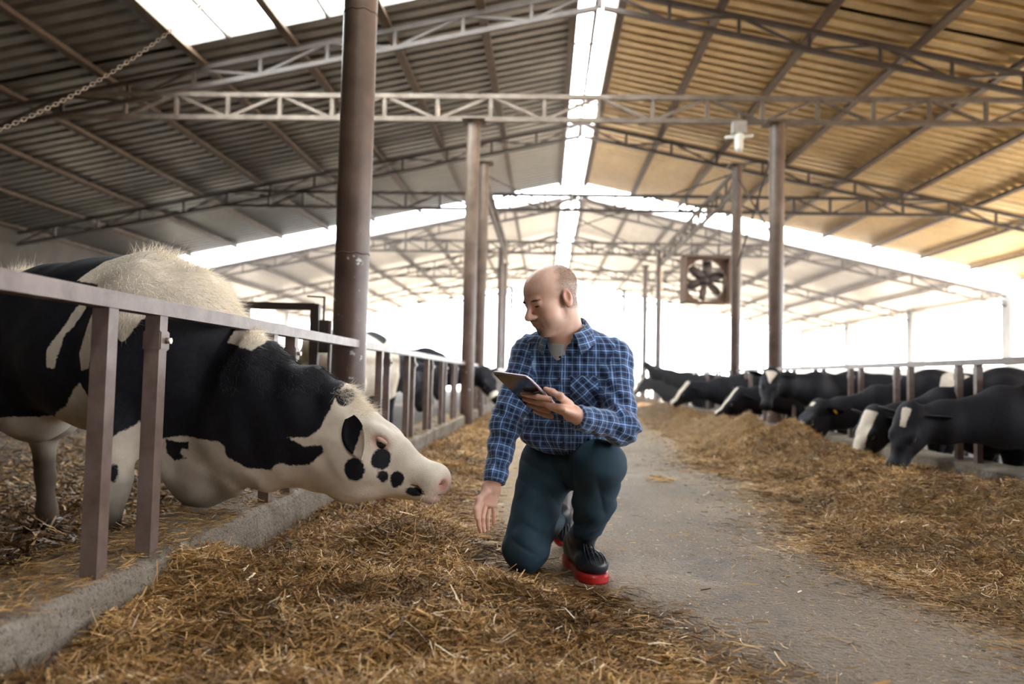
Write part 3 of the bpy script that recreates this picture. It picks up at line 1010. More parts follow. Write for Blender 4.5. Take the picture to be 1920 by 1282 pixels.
        for kw in ears:
            g = kw['side']
            b = kw.get('base', self.H(.035, g * .095, -.075))
            t = kw.get('tip', self.H(.0, g * .29, -.13))
            eo = leaf_ear('ear', b, t, kw.get('normal', self.hd), kw.get('width', .105) * s, MAT['coat'], root, self.o, black=kw.get('black'))
            if kw.get('tag') or g in tags:
                c = V3(b) * .45 + V3(t) * .55 + self.hd * .016 * s
                ball('ear_tag', c, (.008 * s, .022 * s, .03 * s), MAT['tag_yellow'], eo, self.o, (self.hd, self.ht, self.hn), 8)
        for h in getattr(self, 'hooves', []):
            bm = bmesh.new()
            bmesh.ops.create_cone(bm, cap_ends=True, segments=12, radius1=.062 * self.s, radius2=.048 * self.s, depth=.07 * self.s)
            for vv in bm.verts: vv.co = Vector((vv.co.x * 1.15, vv.co.y * .9, vv.co.z)) + Vector(h - self.o)
            link('hoof', bm_mesh('hoof', bm, True), MAT['hoof'], root)
        if tail:
            T = Solid().chain([(self.w(-.84, 0, 1.20), .03), (self.w(-.90, 0, 1.05), .025), (self.w(-.92, .01, .75), .018), (self.w(-.91, .02, .55), .03), (self.w(-.90, .02, .36), .012)], .02)
            tv, tq = T.mesh(.014)
            tm = mesh_np('tail', tv - self.o, tq, True)
            vattr(tm, 'black', np.where(tv[:, 2] > self.o[2] + .6, .5, -.5)); vattr(tm, 'pink', np.zeros(len(tv))); vattr(tm, 'dirt', np.full(len(tv), .4))
            link('tail', tm, MAT['coat'], root)
        self.v, self.q, self.root = v, q, root
        return root

def main_cow():
    r = CowRig((-2.13, 3.47, PEN_Z), math.radians(-25), 1.03)
    r.trunk(1.08)
    r.legs((-.06, .0), (0.0, .04))
    r.neck([(r.w(.42, 0, .98), .20, .33), (P(350, 742, 3.29), .19, .36), (P(425, 756, 3.25), .155, .325), (P(482, 772, 3.12), .135, .275), (P(560, 798, 3.04), .115, .22), (P(620, 822, 3.0), .10, .185), (P(672, 842, 2.98), .095, .155)], .08)
    r.S.econe(r.w(.55, 0, .78), P(520, 862, 3.07), (.09, .15), (.05, .075), .12)       # dewlap
    r.S.ell(P(375, 895, 3.2), (.13, .055, .11), .14)
    poll, muz = P(645, 742, 2.98), P(850, 884, 2.90)
    r.head(poll, muz, Vector((.565, 0, .825)), 1.055)
    # coat: outlines given on the side of the animal (x along the barn's width, z up)
    def XZ(pts, y): return [(P(a, b, y).x, P(a, b, y).z) for a, b in pts]
    YB, YN, YH = 3.08, 2.98, 2.86
    white = [
        XZ([(92, 515), (120, 470), (200, 430), (350, 460), (470, 590), (482, 640), (466, 657), (440, 650), (405, 640), (412, 612), (440, 592), (405, 588), (345, 572), (330, 578), (268, 596), (235, 640), (228, 640), (180, 566), (160, 545), (150, 525)], YN),
        XZ([(150, 560), (166, 578), (118, 630), (92, 690), (78, 688), (82, 655), (120, 605)], YB),
        XZ([(186, 590), (205, 640), (170, 690), (148, 694), (150, 660), (172, 620)], YB),
        XZ([(-700, 860), (-300, 800), (0, 790), (60, 765), (98, 725), (112, 718), (124, 760), (122, 820), (150, 905), (170, 850), (205, 815), (236, 792), (262, 830), (310, 820), (400, 830), (416, 838), (418, 857), (462, 878), (513, 880), (527, 866), (548, 871), (592, 866), (623, 842), (620, 828), (585, 834), (551, 817), (592, 817), (613, 800), (623, 780), (634, 765), (638, 750), (655, 700), (1000, 700), (1000, 1300), (-700, 1300)], YN),
    ]
    spots = [((668, 879), 20, 23), ((717, 860), 17, 20), ((719, 893), 10.5, 12), ((744, 898), 13, 15), ((776, 922), 19, 9), ((640, 745), 16, 16), ((218, 886), 10, 17)]
    holes = [XZ([(304, 822), (330, 830), (352, 828), (350, 846), (338, 840), (331, 850), (345, 860), (318, 866), (302, 850)], YB),
             XZ([(136, 800), (165, 700), (190, 760), (180, 840), (148, 905), (140, 880), (128, 830)], YB)]
    def black(v, L, HL):
        x, z = v[:, 0], v[:, 2]
        b = np.full(len(v), -9.)
        for p in white: b = np.maximum(b, poly_sd(x, z, p))
        b = -b
        for (c, rx, ry) in spots:
            C = P(c[0], c[1], YH if c[0] > 400 else YB); k = C.y / FPX
            e = np.sqrt(((x - C.x) / (rx * k)) ** 2 + ((z - C.z) / (ry * k)) ** 2)
            b = np.maximum(b, (1 - e) * min(rx, ry) * k)
        for h in holes: b = np.maximum(b, poly_sd(x, z, h))
        hip = np.minimum(-.50 - L[:, 0], L[:, 2] - 1.16)
        b = np.where(HL[:, 0] < -.3, np.minimum(b, -hip), b)
        return b
    def dirt(v, L, HL):
        d = np.clip((np.where(L[:, 0] > .25, .46, .60) - L[:, 2]) / .26, 0, .95) * (HL[:, 0] < -.1)
        return d
    def warp(x, y, z):
        # neck folds
        n = 0.004 * np.sin(38 * x + 16 * z) * np.exp(-((x + 1.2) / .25) ** 2)
        return n + .0022 * np.sin(31 * x + 2 * np.sin(17 * z)) * np.sin(29 * z + 9 * y) + .004 * np.sin(15 * x + 11 * y) * np.sin(13 * z)
    eb = lambda V: np.full(len(V), .05)
    B, T = P(657, 782, 2.855), P(676, 862, 2.80)
    ears = [dict(side=-1, base=B, tip=T, normal=Vector((-.35, -.93, .0)), width=.10, black=lambda V: (P(672, 800, 2.82).x + .004 - V[:, 0]) + .3 * (V[:, 2] - P(672, 800, 2.82).z) + .012),
            dict(side=1, base=r.H(.02, .085, -.06), tip=r.H(-.02, .26, -.02), normal=r.hd, width=.1)]
    root = r.finish('big black and white cow stretching its neck through the fence to the man', black, .0085, None, dirt, (), True, ears, warp)
    # hair: cream mane over the withers, poll tuft, black crest, whiskers
    v, q = r.v, r.q
    nr = vnormals(v, q)
    rs = np.random.default_rng(5)
    bl = black(v, r.to_local(v), r.head_local(v))
    HL = r.head_local(v)
    neckzone = (HL[:, 0] < -.05)
    top = (nr[:, 2] > .35) & (bl < -.01) & neckzone & (v[:, 0] < -1.15) & (v[:, 2] > .8)
    def tuft(name, mask, n, length, width, lean, mat, curl=.25, seed=1):
        ids = np.nonzero(mask)[0]
        if len(ids) == 0: return
        pick = rs.choice(ids, n)
        roots = v[pick] + rs.normal(0, .003, (n, 3))
        d = nr[pick] * lean[0] + np.array(lean[1]) + rs.normal(0, .22, (n, 3))
        strands(name, roots - nr[pick] * .003, d, length, width, curl, mat, root, r.o, 3, seed)
    tuft('mane', top, 12000, .05, .0018, (.16, (.75, 0, -.25)), MAT['hair_cream'], .3, 2)
    crest = top & (np.abs(r.to_local(v)[:, 1]) < .07) & (nr[:, 2] > .8)
    tuft('mane_ridge', crest, 1500, .05, .002, (.8, (.35, 0, .2)), MAT['hair_cream'], .35, 3)
    side = (bl < -.02) & neckzone & (nr[:, 1] < .1) & (v[:, 2] > .93) & (v[:, 0] < -1.1) & (v[:, 0] > -2.0)
    tuft('shoulder_hair', side, 11000, .04, .0016, (.08, (.35, 0, -.9)), MAT['hair_cream'], .2, 4)
    nb = (bl > .015) & neckzone & (nr[:, 2] > .1) & (v[:, 0] > -1.35) & (v[:, 2] > .72)
    tuft('neck_hair', nb, 8000, .035, .0016, (.2, (.6, 0, -.5)), MAT['hair_black'], .25, 5)
    pt = (HL[:, 0] > -.02) & (HL[:, 0] < .13) & (np.abs(HL[:, 1]) < .075) & (HL[:, 2] > -.06)
    tuft('poll_tuft', pt, 1800, .028, .0014, (.45, (.5, 0, -.2)), MAT['hair_cream'], .6, 6)
    wh = (HL[:, 0] > .47) & (HL[:, 2] < -.09)
    tuft('whiskers', wh, 160, .022, .0012, (1., (0, 0, -.3)), MAT['hair_cream'], .2, 7)
main_cow()

# ------------------------------------------------------------------ the kneeling man
def skin_mat():
    m, nt, b = new_mat('warm_skin')
    co = coords(nt)
    st = nt.nodes.new('ShaderNodeAttribute'); st.attribute_name = 'stubble'
    rd = nt.nodes.new('ShaderNodeAttribute'); rd.attribute_name = 'flush'
    n1 = noise(nt, 30, 4, 0.6, co)
    n2 = noise(nt, 420, 2, 0.5, co)
    base = ramp(nt, n1.outputs['Fac'], [(0.3, (0.68, 0.42, 0.315)), (0.7, (0.78, 0.51, 0.39))])
    c = mixc(nt, rd.outputs['Fac'], base.outputs['Color'], (0.68, 0.24, 0.17))
    sf = math_n(nt, 'MULTIPLY', st.outputs['Fac'], math_n(nt, 'ADD', math_n(nt, 'MULTIPLY', n2.outputs['Fac'], 0.5), 0.55))
    c = mixc(nt, sf, c, (0.125, 0.095, 0.075))
    nt.links.new(c, b.inputs['Base Color'])
    b.inputs['Roughness'].default_value = 0.48
    b.inputs['Subsurface Weight'].default_value = 0.12
    b.inputs['Subsurface Radius'].default_value = (0.012, 0.005, 0.003)
    bump(nt, n2.outputs['Fac'], b, 0.08, 0.002)
    return m
MAT['skin'] = skin_mat()
MAT['man_hair'] = simple_mat('dark_brown_stubble_hair', (0.05, 0.036, 0.027), 0.6, 0, (0.03, 0.02, 0.015), 30)
MAT['grey_hair'] = simple_mat('greying_cropped_hair', (0.20, 0.155, 0.12), 0.7, 0, (0.12, 0.09, 0.07), 60)
MAT['lip'] = simple_mat('lip_skin', (0.52, 0.22, 0.19), 0.4, 0, (0.45, 0.18, 0.15), 60)

def plaid_mat():
    m, nt, b = new_mat('blue_plaid_flannel')
    uv = nt.nodes.new('ShaderNodeUVMap'); uv.uv_map = 'weave'
    sep = nt.nodes.new('ShaderNodeSeparateXYZ'); nt.links.new(uv.outputs[0], sep.inputs[0])
    def band(coord, period, centre, half):
        f = math_n(nt, 'FRACT', math_n(nt, 'DIVIDE', coord, period))
        d = math_n(nt, 'ABSOLUTE', math_n(nt, 'SUBTRACT', f, centre))
        mr = nt.nodes.new('ShaderNodeMapRange')
        mr.inputs['From Min'].default_value = half; mr.inputs['From Max'].default_value = half * 0.72
        nt.links.new(d, mr.inputs['Value'])
        return mr.outputs['Result']
    PU = 0.056
    wide = [math_n(nt, 'MAXIMUM', band(sep.outputs[a], PU, .25, .17), math_n(nt, 'MULTIPLY', band(sep.outputs[a], PU, .75, .13), .6)) for a in 'XY']
    thin = [math_n(nt, 'MAXIMUM', band(sep.outputs[a], PU, .25, .046), math_n(nt, 'MULTIPLY', band(sep.outputs[a], PU, .75, .036), .62)) for a in 'XY']
    pale = [math_n(nt, 'MAXIMUM', band(sep.outputs[a], PU, .42, .022), band(sep.outputs[a], PU, .08, .022)) for a in 'XY']
    w = math_n(nt, 'MULTIPLY', math_n(nt, 'ADD', wide[0], wide[1]), 0.5)
    t = math_n(nt, 'MULTIPLY', math_n(nt, 'ADD', thin[0], thin[1]), 0.55)
    p = math_n(nt, 'MULTIPLY', math_n(nt, 'ADD', pale[0], pale[1]), 0.20)
    c = mixc(nt, w, (0.008, 0.017, 0.062), (0.020, 0.100, 0.33))
    c = mixc(nt, math_n(nt, 'MINIMUM', math_n(nt, 'ADD', t, p), 1.0), c, (0.42, 0.60, 0.84))
    nt.links.new(c, b.inputs['Base Color'])
    b.inputs['Roughness'].default_value = 0.85
    b.inputs['Sheen Weight'].default_value = 0.25
    n = noise(nt, 500, 2, 0.5, uv.outputs[0])
    bump(nt, n.outputs['Fac'], b, 0.15, 0.002)
    return m
MAT['plaid'] = plaid_mat()

def denim_mat():
    m, nt, b = new_mat('dark_teal_denim')
    co = coords(nt)
    wd = nt.nodes.new('ShaderNodeAttribute'); wd.attribute_name = 'fade'
    n1 = noise(nt, 9, 5, 0.6, co); n2 = noise(nt, 600, 2, 0.5, co)
    base = ramp(nt, n1.outputs['Fac'], [(0.3, (0.010, 0.030, 0.052)), (0.7, (0.018, 0.052, 0.085))])
    c = mixc(nt, wd.outputs['Fac'], base.outputs['Color'], (0.055, 0.13, 0.185))
    nt.links.new(c, b.inputs['Base Color'])
    b.inputs['Roughness'].default_value = 0.8
    bump(nt, n2.outputs['Fac'], b, 0.2, 0.002)
    return m
MAT['denim'] = denim_mat()
MAT['boot'] = simple_mat('navy_rubber_boot', (0.016, 0.024, 0.038), 0.42, 0, (0.010, 0.013, 0.02), 12, 0.05, 30)
MAT['sole'] = simple_mat('red_rubber_sole', (0.50, 0.018, 0.018), 0.4, 0, (0.38, 0.012, 0.012), 12)
MAT['undershirt'] = simple_mat('pale_undershirt', (0.62, 0.66, 0.70), 0.85, 0, (0.5, 0.54, 0.58), 20)
MAT['button'] = simple_mat('dark_shirt_button', (0.02, 0.022, 0.035), 0.3, 0, (0.015, 0.016, 0.02), 20)
MAT['tablet_back'] = simple_mat('grey_tablet_metal', (0.16, 0.155, 0.17), 0.13, 0.85, (0.145, 0.14, 0.155), 4)
MAT['tablet_edge'] = simple_mat('mauve_tablet_rim', (0.46, 0.38, 0.44), 0.3, 0.8, (0.40, 0.33, 0.38), 4)
MAT['tablet_glass'] = simple_mat('black_tablet_glass', (0.008, 0.008, 0.01), 0.05, 0, (0.006, 0.006, 0.008), 4)

def chain_uv(v, pts, rad):
    """(around, along) coordinates on a limb given by its joints, plus distance to it"""
    best = np.full(len(v), 1e9); U = np.zeros(len(v)); W = np.zeros(len(v))
    along = 0.0
    for a, b in zip(pts[:-1], pts[1:]):
        a, b = V3(a), V3(b)
        ab = b - a; L = np.linalg.norm(ab); w = ab / L
        s = np.cross((0, 1, 0), w); s /= np.linalg.norm(s); u = np.cross(w, s)
        d = v - a
        t = np.clip(d @ w, 0, L)
        q = d - t[:, None] * w
        dist = np.linalg.norm(q, axis=1)
        m = dist < best
        best = np.where(m, dist, best)
        U = np.where(m, np.arctan2(d @ s, -(d @ u)) * rad, U)
        W = np.where(m, along + d @ w, W)
        along += L
    return U, W, best

def set_uv(me, quads, per_face_uv):
    """per_face_uv (m,4,2)"""
    lay = me.uv_layers.new(name='weave')
    lay.data.foreach_set('uv', per_face_uv.reshape(-1).astype(np.float32))

def fix_wrap(u, period):
    """keep the four corners of a face on the same turn"""
    ref = u[:, :1]
    return u - np.round((u - ref) / period) * period

def patch(name, v, q, nr, mask_v, off, mat, parent, origin, uv=None, thick=0.004):
    """a piece of cloth lying on a surface: the faces inside mask, lifted, with a rim"""
    fm = mask_v[q].all(1)
    qq = q[fm]
    ids, inv = np.unique(qq, return_inverse=True)
    qq = inv.reshape(-1, 4)
    V = np.concatenate([v[ids] + nr[ids] * off, v[ids] - nr[ids] * .003])
    n = len(ids)
    e = np.concatenate([qq[:, [s, (s + 1) % 4]] for s in range(4)])
    key = e[:, 0].astype(np.int64) * n + e[:, 1]; rev = e[:, 1].astype(np.int64) * n + e[:, 0]
    bd = e[~np.isin(key, rev)]
    rim = np.stack([bd[:, 1], bd[:, 0], bd[:, 0] + n, bd[:, 1] + n], 1)
    F = np.concatenate([qq, rim])
    me = mesh_np(name, V - V3(origin), F, True)
    if uv is not None:
        UV = np.concatenate([uv[ids], uv[ids]])
        set_uv(me, F, UV[F])
    return link(name, me, mat, parent)

def build_boot(root, origin, heel, fwd, up, s, shaft=None):
    """rubber boot: frame at the heel on the ground"""
    f = V3(fwd); f /= np.linalg.norm(f); u = V3(up); u = u - f * (u @ f); u /= np.linalg.norm(u); l = np.cross(u, f)
    h = V3(heel)
    def w(x, y, z): return h + s * (f * x + l * y + u * z)
    S = Solid(); ax = (f, l, u)
    E = lambda c, r, k=.03: S.ell(w(*c), tuple(x * s for x in r), k, ax)
    S.econe(w(.045, 0, .075), w(.20, 0, .060), (.046, .056), (.054, .044), .03, u)
    E((.235, .003, .060), (.074, .058, .044))
    E((.035, 0, .07), (.048, .045, .058))
    top = w(.085, 0, .22) if shaft is None else V3(shaft)
    S.econe(w(.055, 0, .09), top, (.052, .064), (.054, .058), .03, f)
    v, q = S.mesh(.0045, smooth=1, warp=lambda x, y, z: .0022 * np.sin(75 * ((x - h[0]) * (f + u)[0] + (y - h[1]) * (f + u)[1] + (z - h[2]) * (f + u)[2])) * np.exp(-(((x - w(.09, 0, .12)[0]) ** 2 + (y - w(.09, 0, .12)[1]) ** 2 + (z - w(.09, 0, .12)[2]) ** 2) / .006)))
    b = link('boot', mesh_np('boot', v - origin, q, True), MAT['boot'], root)
    # sole: foot outline with a heel block
    out = [(-.015, -.034), (-.015, .034), (.03, .049), (.10, .043), (.17, .052), (.23, .063), (.28, .052), (.312, .022), (.312, -.022), (.28, -.052), (.23, -.060), (.17, -.052), (.10, -.043), (.03, -.049)]
    dense = []
    for i in range(len(out)):
        p0, p1, p2, p3 = [np.array(out[(i + k - 1) % len(out)]) for k in range(4)]
        for t in (0, .25, .5, .75):
            dense.append(.5 * ((2 * p1) + (p2 - p0) * t + (2 * p0 - 5 * p1 + 4 * p2 - p3) * t * t + (-p0 + 3 * p1 - 3 * p2 + p3) * t ** 3))
    n = len(dense); V = []
    for z, g in ((.0, .96), (.006, 1.0), (.026, 1.0), (.034, .965)):
        for (x, y) in dense:
            zz = z
            if z == .0 and .085 < x < .125: zz = .012
            if z >= .026: zz = z + (.012 if x < .08 else 0)
            V.append(w((x - .15) * g + .15, y * g, zz))
    F = [(a * n + i, a * n + (i + 1) % n, (a + 1) * n + (i + 1) % n, (a + 1) * n + i) for a in range(3) for i in range(n)]
    me = bpy.data.meshes.new('boot_sole')
    me.from_pydata([tuple(x) for x in np.array(V) - origin], [], F + [tuple(range(n))[::-1], tuple(3 * n + i for i in range(n))])
    me.update()
    so = link('boot_sole', me, MAT['sole'], b); tag(so, 'bright red rubber sole')
    vn = vnormals(v, q)
    for k in range(6):                                            # ribs over the toe cap
        yy = -.036 + .0144 * k
        path = []
        for t in np.linspace(0, 1, 7):
            tgt = w(.232 + .070 * t, yy * (1.0 + .12 * t), .125 - .045 * t - abs(yy) * .25)
            i = np.argmin(((v - tgt) ** 2).sum(1))
            path.append((v[i] - vn[i] * .0005, .0042 - .0012 * abs(2 * t - 1)))
        rv, rq = Solid().chain(path, .003).mesh(.003)
        link('toe_rib', mesh_np('toe_rib', rv - origin, rq, True), MAT['boot'], b)
    return b

def build_man():
    o = np.array(G(1040, 1075)[:])
    root = empty('person', o, 0, 'kneeling man in blue plaid shirt holding a tablet, reaching to the cow', 'person')
    # joints
    hipR, hipL = P(1025, 868, 3.20), P(1092, 868, 3.22)
    kneeR, ankR = P(986, 1027, 3.07), P(1046, 962, 3.40)
    kneeL, ankL = P(1126, 870, 2.93), P(1100, 1000, 3.05)
    waist, chest, yoke = P(1056, 832, 3.17), P(1070, 715, 3.05), P(1074, 656, 3.01)
    shR, elR, wrR = P(996, 664, 3.04), P(950, 792, 2.97), P(928, 898, 2.88)
    shL, elL, wrL = P(1150, 672, 3.00), P(1163, 800, 2.86), P(1088, 784, 2.70)
    nbase = P(1066, 640, 2.99)
    fr = V3((-.30, -.95, 0)); fr /= np.linalg.norm(fr)
    # head frame
    hc = V3(P(1033, 556, 2.88))
    f = V3((-.77, -.50, -.36)); f /= np.linalg.norm(f)
    u = V3((-.06, -.02, 1)); u = u - f * (u @ f); u /= np.linalg.norm(u)
    l = np.cross(u, f)
    hs = 1.06
    def h(x, y, z): return hc + hs * (f * x + l * y + u * z)
    # tablet frame
    A = V3(P(921, 698, 2.62))
    AB, AD = V3((.146, -.125, -.017)), V3((.138, .165, -.131))
    tu, tv = AB / np.linalg.norm(AB), AD / np.linalg.norm(AD)
    tv = tv - tu * (tu @ tv); tv /= np.linalg.norm(tv)
    tn = np.cross(tu, tv)                        # screen side, up
    def onback(px, py, off):
        d = V3(RCW @ Vector(((px - 960) / FPX, -(py - 641) / FPX, -1.0))); c0 = V3((0, 0, CAM_H))
        t = ((A - tn * off - c0) @ tn) / (d @ tn)
        return c0 + d * t
    # ---------------- body: one continuous skin surface
    S = Solid(); hx = (f, l, u)
    E = lambda c, r, k=.03, sub=False: S.ell(h(*c), tuple(x * hs for x in r), k, hx, sub)
    E((-.018, 0, .030), (.098, .078, .083))
    E((.036, 0, .030), (.058, .064, .056), .04)
    E((.036, 0, -.040), (.056, .058, .074), .03)
    S.econe(h(-.012, 0, -.072), h(.055, 0, -.104), (.054, .036), (.032, .024), .03, u)
    E((.070, 0, -.112), (.021, .026, .018), .02)
    E((.020, 0, -.098), (.05, .045, .028), .03)
    for s in (-1, 1):
        E((.052, s * .043, -.030), (.030, .022, .020), .025)
        E((.055, s * .040, -.062), (.030, .022, .030), .03)
        E((.104, s * .0135, -.047), (.0115, .009, .0085), .008)
        E((.099, s * .034, -.006), (.013, .019, .011), .014, True)
        E((.080, s * .0325, -.004), (.0125, .0165, .0105), .006)          # upper lid
        E((.079, s * .0325, -.0155), (.011, .0155, .0055), .005)          # lower lid
        E((-.014, s * .079, -.016), (.021, .0105, .034), .006)
        E((-.004, s * .086, -.016), (.004, .004, .008), .004)
        E((-.010, s * .080, -.040), (.011, .008, .011), .008)
        E((-.009, s * .0885, -.010), (.0115, .0075, .019), .004, True)
    S.cone(h(.085, -.036, .011), h(.090, 0, .008), .010, .009, .014); S.cone(h(.090, 0, .008), h(.085, .036, .011), .009, .010, .014)
    S.cone(h(.090, 0, .004), h(.119, 0, -.040), .0085, .0125, .012)
    E((.118, 0, -.044), (.0135, .0125, .0115), .01)
    E((.074, 0, -.070), (.028, .034, .026), .02)
    S.cone(h(.0985, -.018, -.0665), h(.103, 0, -.0645), .0045, .0055, .006); S.cone(h(.103, 0, -.0645), h(.0985, .018, -.0665), .0055, .0045, .006)
    S.cone(h(.0955, -.015, -.0785), h(.099, 0, -.0785), .005, .0065, .006); S.cone(h(.099, 0, -.0785), h(.0955, .015, -.0785), .0065, .005, .006)
    S.cone(h(.104, -.026, -.072), h(.104, .026, -.072), .0028, .0028, .004, True)
    S.cone(h(-.035, 0, -.050), nbase, .060, .066, .03)
    S.cone(h(.0, 0, -.085), P(1052, 645, 2.95), .042, .050, .03)
    S.econe(waist, chest, (.145, .10), (.165, .10), .04, fr); S.econe(chest, yoke, (.165, .10), (.13, .07), .04, fr)
    S.cone(yoke, nbase, .08, .062, .04)
    for a, b, c in ((shR, elR, wrR), (shL, elL, wrL)):
        S.cone(yoke, a, .055, .05, .03)
        S.cone(a, b, .048, .038, .02); S.cone(b, c, .040, .0265, .02)
    S.ell(P(1058, 862, 3.2), (.14, .10, .10), .04)
    S.cone(hipR, kneeR, .08, .058, .03); S.cone(hipL, kneeL, .08, .06, .03); S.cone(kneeR, ankR, .05, .04, .02); S.cone(kneeL, Vector(kneeL) * .25 + Vector(ankL) * .75, .052, .04, .02)
    # right hand, hanging open
    D = 2.865
    palm = P(914, 944, D)
    S.econe(wrR, P(921, 915, 2.875), (.027, .021), (.034, .018), .015, (0.35, -.93, 0)); S.econe(P(921, 915, 2.875), palm, (.034, .018), (.041, .0145), .015, (0.35, -.93, 0))
    def finger(pts, r0, r1, k=.006):
        n = len(pts)
        S.chain([(p, r0 + (r1 - r0) * i / (n - 1)) for i, p in enumerate(pts)], k)
    finger([P(902, 946, 2.835), P(897, 966, 2.815), P(898, 983, 2.815), P(901, 996, 2.825)], .0102, .0078)
    finger([P(909, 952, 2.855), P(905, 971, 2.835), P(906, 986, 2.84), P(908, 995, 2.85)], .0102, .0076)
    finger([P(916, 953, 2.88), P(914, 971, 2.87), P(914, 984, 2.875), P(915, 992, 2.885)], .0098, .0074)
    finger([P(925, 949, 2.90), P(926, 965, 2.905), P(926, 975, 2.91), P(925, 983, 2.92)], .0088, .0068)
    finger([P(912, 921, 2.85), P(898, 937, 2.83), P(893, 955, 2.81), P(894, 970, 2.805)], .0125, .0085, .012)
    # left hand, holding the tablet from below
    kn = onback(1042, 764, .024)
    S.econe(wrL, P(1072, 774, 2.67), (.028, .023), (.034, .020), .015, fr); S.econe(P(1072, 774, 2.67), kn, (.034, .020), (.042, .0155), .015, tn)
    for (pts, r0, r1) in (([(1030, 748), (1008, 744), (992, 741), (979, 738)], .0105, .0080), ([(1028, 759), (1008, 755), (994, 751), (983, 748)], .0105, .0080),
                          ([(1028, 770), (1011, 766), (1000, 762), (990, 758)], .0100, .0076), ([(1034, 781), (1019, 777), (1010, 774), (1002, 770)], .0090, .0068)):
        finger([onback(a, b, .011 + (.008 if i == 1 else .004 if i == 0 else 0)) for i, (a, b) in enumerate(pts)], r0, r1)
    finger([P(1068, 757, 2.66), onback(1050, 743, -.004), onback(1036, 735, -.022), onback(1023, 729, -.022)], .0145, .0088, .012)
    v, q = S.mesh(.0033, smooth=1)
    me = mesh_np('body', v - o, q, True)
    hl = (v - hc) / hs
    HX, HY, HZ = hl @ f, hl @ l, hl @ u
    nearhead = (np.linalg.norm(hl, axis=1) < .2)
    # cropped hair zone behind the receding hairline, with sideburns
    line = .030 - .55 * np.clip(HZ - .03, 0, .1) - .9 * np.clip(-.01 - HZ, 0, .2)
    hair = np.clip((line - HX + .006 * np.sin(HZ * 160) * np.sin(HY * 140 + HZ * 60)) / .028, 0, 1) * np.clip((HZ + .075 + .35 * np.clip(HX + .04, 0, 1)) / .02, 0, 1) * nearhead
    ear = (np.abs(HY) > .080) & (HZ > -.06) & (HZ < .03) & (HX > -.05) & (HX < .02)
    hair = np.where(ear, 0, hair)
    jaw = np.clip((-.055 - HZ) / .02, 0, 1) * np.clip((HX - .0) / .03, 0, 1) * np.clip((HZ + .125) / .01, 0, 1) * nearhead * .22
    vattr(me, 'stubble', np.maximum(hair * .60, jaw))
    flush = np.where(ear, .45, 0.)
    flush = np.maximum(flush, .35 * np.exp(-(((HX - .115) / .02) ** 2 + (HY / .02) ** 2 + ((HZ + .045) / .02) ** 2)))
    for s in (-1, 1): flush = np.maximum(flush, .22 * np.exp(-(((HX - .07) / .025) ** 2 + ((HY - s * .045) / .02) ** 2 + ((HZ + .04) / .025) ** 2)))
    lip = np.exp(-(((HX - .104) / .009) ** 2 + (HY / .022) ** 2 + ((HZ + .072) / .0085) ** 2))
    hand = ~nearhead
    vattr(me, 'flush', np.clip(np.maximum(flush, lip * .55) + np.where(hand, .10, 0), 0, 1))
    link('body', me, MAT['skin'], root)
    nr = vnormals(v, q)
    rs = np.random.default_rng(9)
    def fuzz(name, w, n, length, width, lean, mat, seed):
        p = np.clip(w, 0, None); p = p / p.sum()
        pk = rs.choice(len(v), n, p=p)
        d = nr[pk] * lean[0] + np.array(lean[1]) + rs.normal(0, .25, (n, 3))
        return strands(name, v[pk] + rs.normal(0, .0012, (n, 3)) - nr[pk] * .0006, d, length, width, .1, mat, root, o, 1, seed)
    fuzz('hair', hair ** 2, 20000, .0030, .0007, (.5, tuple(-f * .4 - u * .6)), MAT['grey_hair'], 2)
    gt = np.exp(-(((HX - .100) / .016) ** 2 + (HY / .030) ** 4 + ((HZ + .0575) / .006) ** 2)) + 1.1 * np.exp(-(((HX - .082) / .022) ** 2 + (HY / .022) ** 2 + ((HZ + .105) / .016) ** 2)) \
        + .6 * np.exp(-(((HX - .09) / .016) ** 2 + ((np.abs(HY) - .030) / .006) ** 2 + ((HZ + .075) / .02) ** 2))
    gt = np.where(gt > .25, gt, 0) * (lip < .6)
    fuzz('goatee', gt, 2000, .004, .0007, (.5, tuple(-u * .8)), MAT['man_hair'], 3)
    for s in (-1, 1):
        bw = np.exp(-(((HX - .092) / .014) ** 2 + ((HY - s * .036) / .020) ** 4 + ((HZ - .0105 + .10 * np.abs(np.abs(HY) - .034)) / .0030) ** 2))
        fuzz('eyebrow', np.where(bw > .2, bw, 0), 700, .0055, .0008, (.25, tuple(l * s * 1.0 + u * .05)), MAT['man_hair'], 4 + s)
        ls = np.exp(-(((HX - .088) / .010) ** 2 + ((HY - s * .0325) / .011) ** 4 + ((HZ + .0115) / .0016) ** 2))
        fuzz('eyelashes', np.where(ls > .2, ls, 0), 260, .0045, .0008, (.9, tuple(-u * .5)), MAT['man_hair'], 8 + s)
        ball('eye', h(.0795, s * .0325, -.0105), .0108, MAT['eye'], root, o)
    # ---------------- shirt
    T = Solid()
    T.econe(waist, chest, (.172, .128), (.197, .128), .06, fr); T.econe(chest, yoke, (.197, .128), (.165, .088), .06, fr)
    T.ell(P(1046, 815, 3.10), (.155, .105, .10), .06)
    T.cone(yoke, P(1067, 650, 3.0), .092, .072, .05)
    for a, b, c in ((shR, elR, wrR), (shL, elL, wrL)):
        T.cone(nbase, a, .062, .068, .05)
        T.cone(a, b, .076, .064, .03); T.cone(b, c, .064, .043, .03)
    T.ell(elL, (.07, .07, .06), .03)
    T.econe(P(1049, 626, 2.90), P(1050, 656, 2.90), (.040, .05), (.006, .05), .012, fr, True)
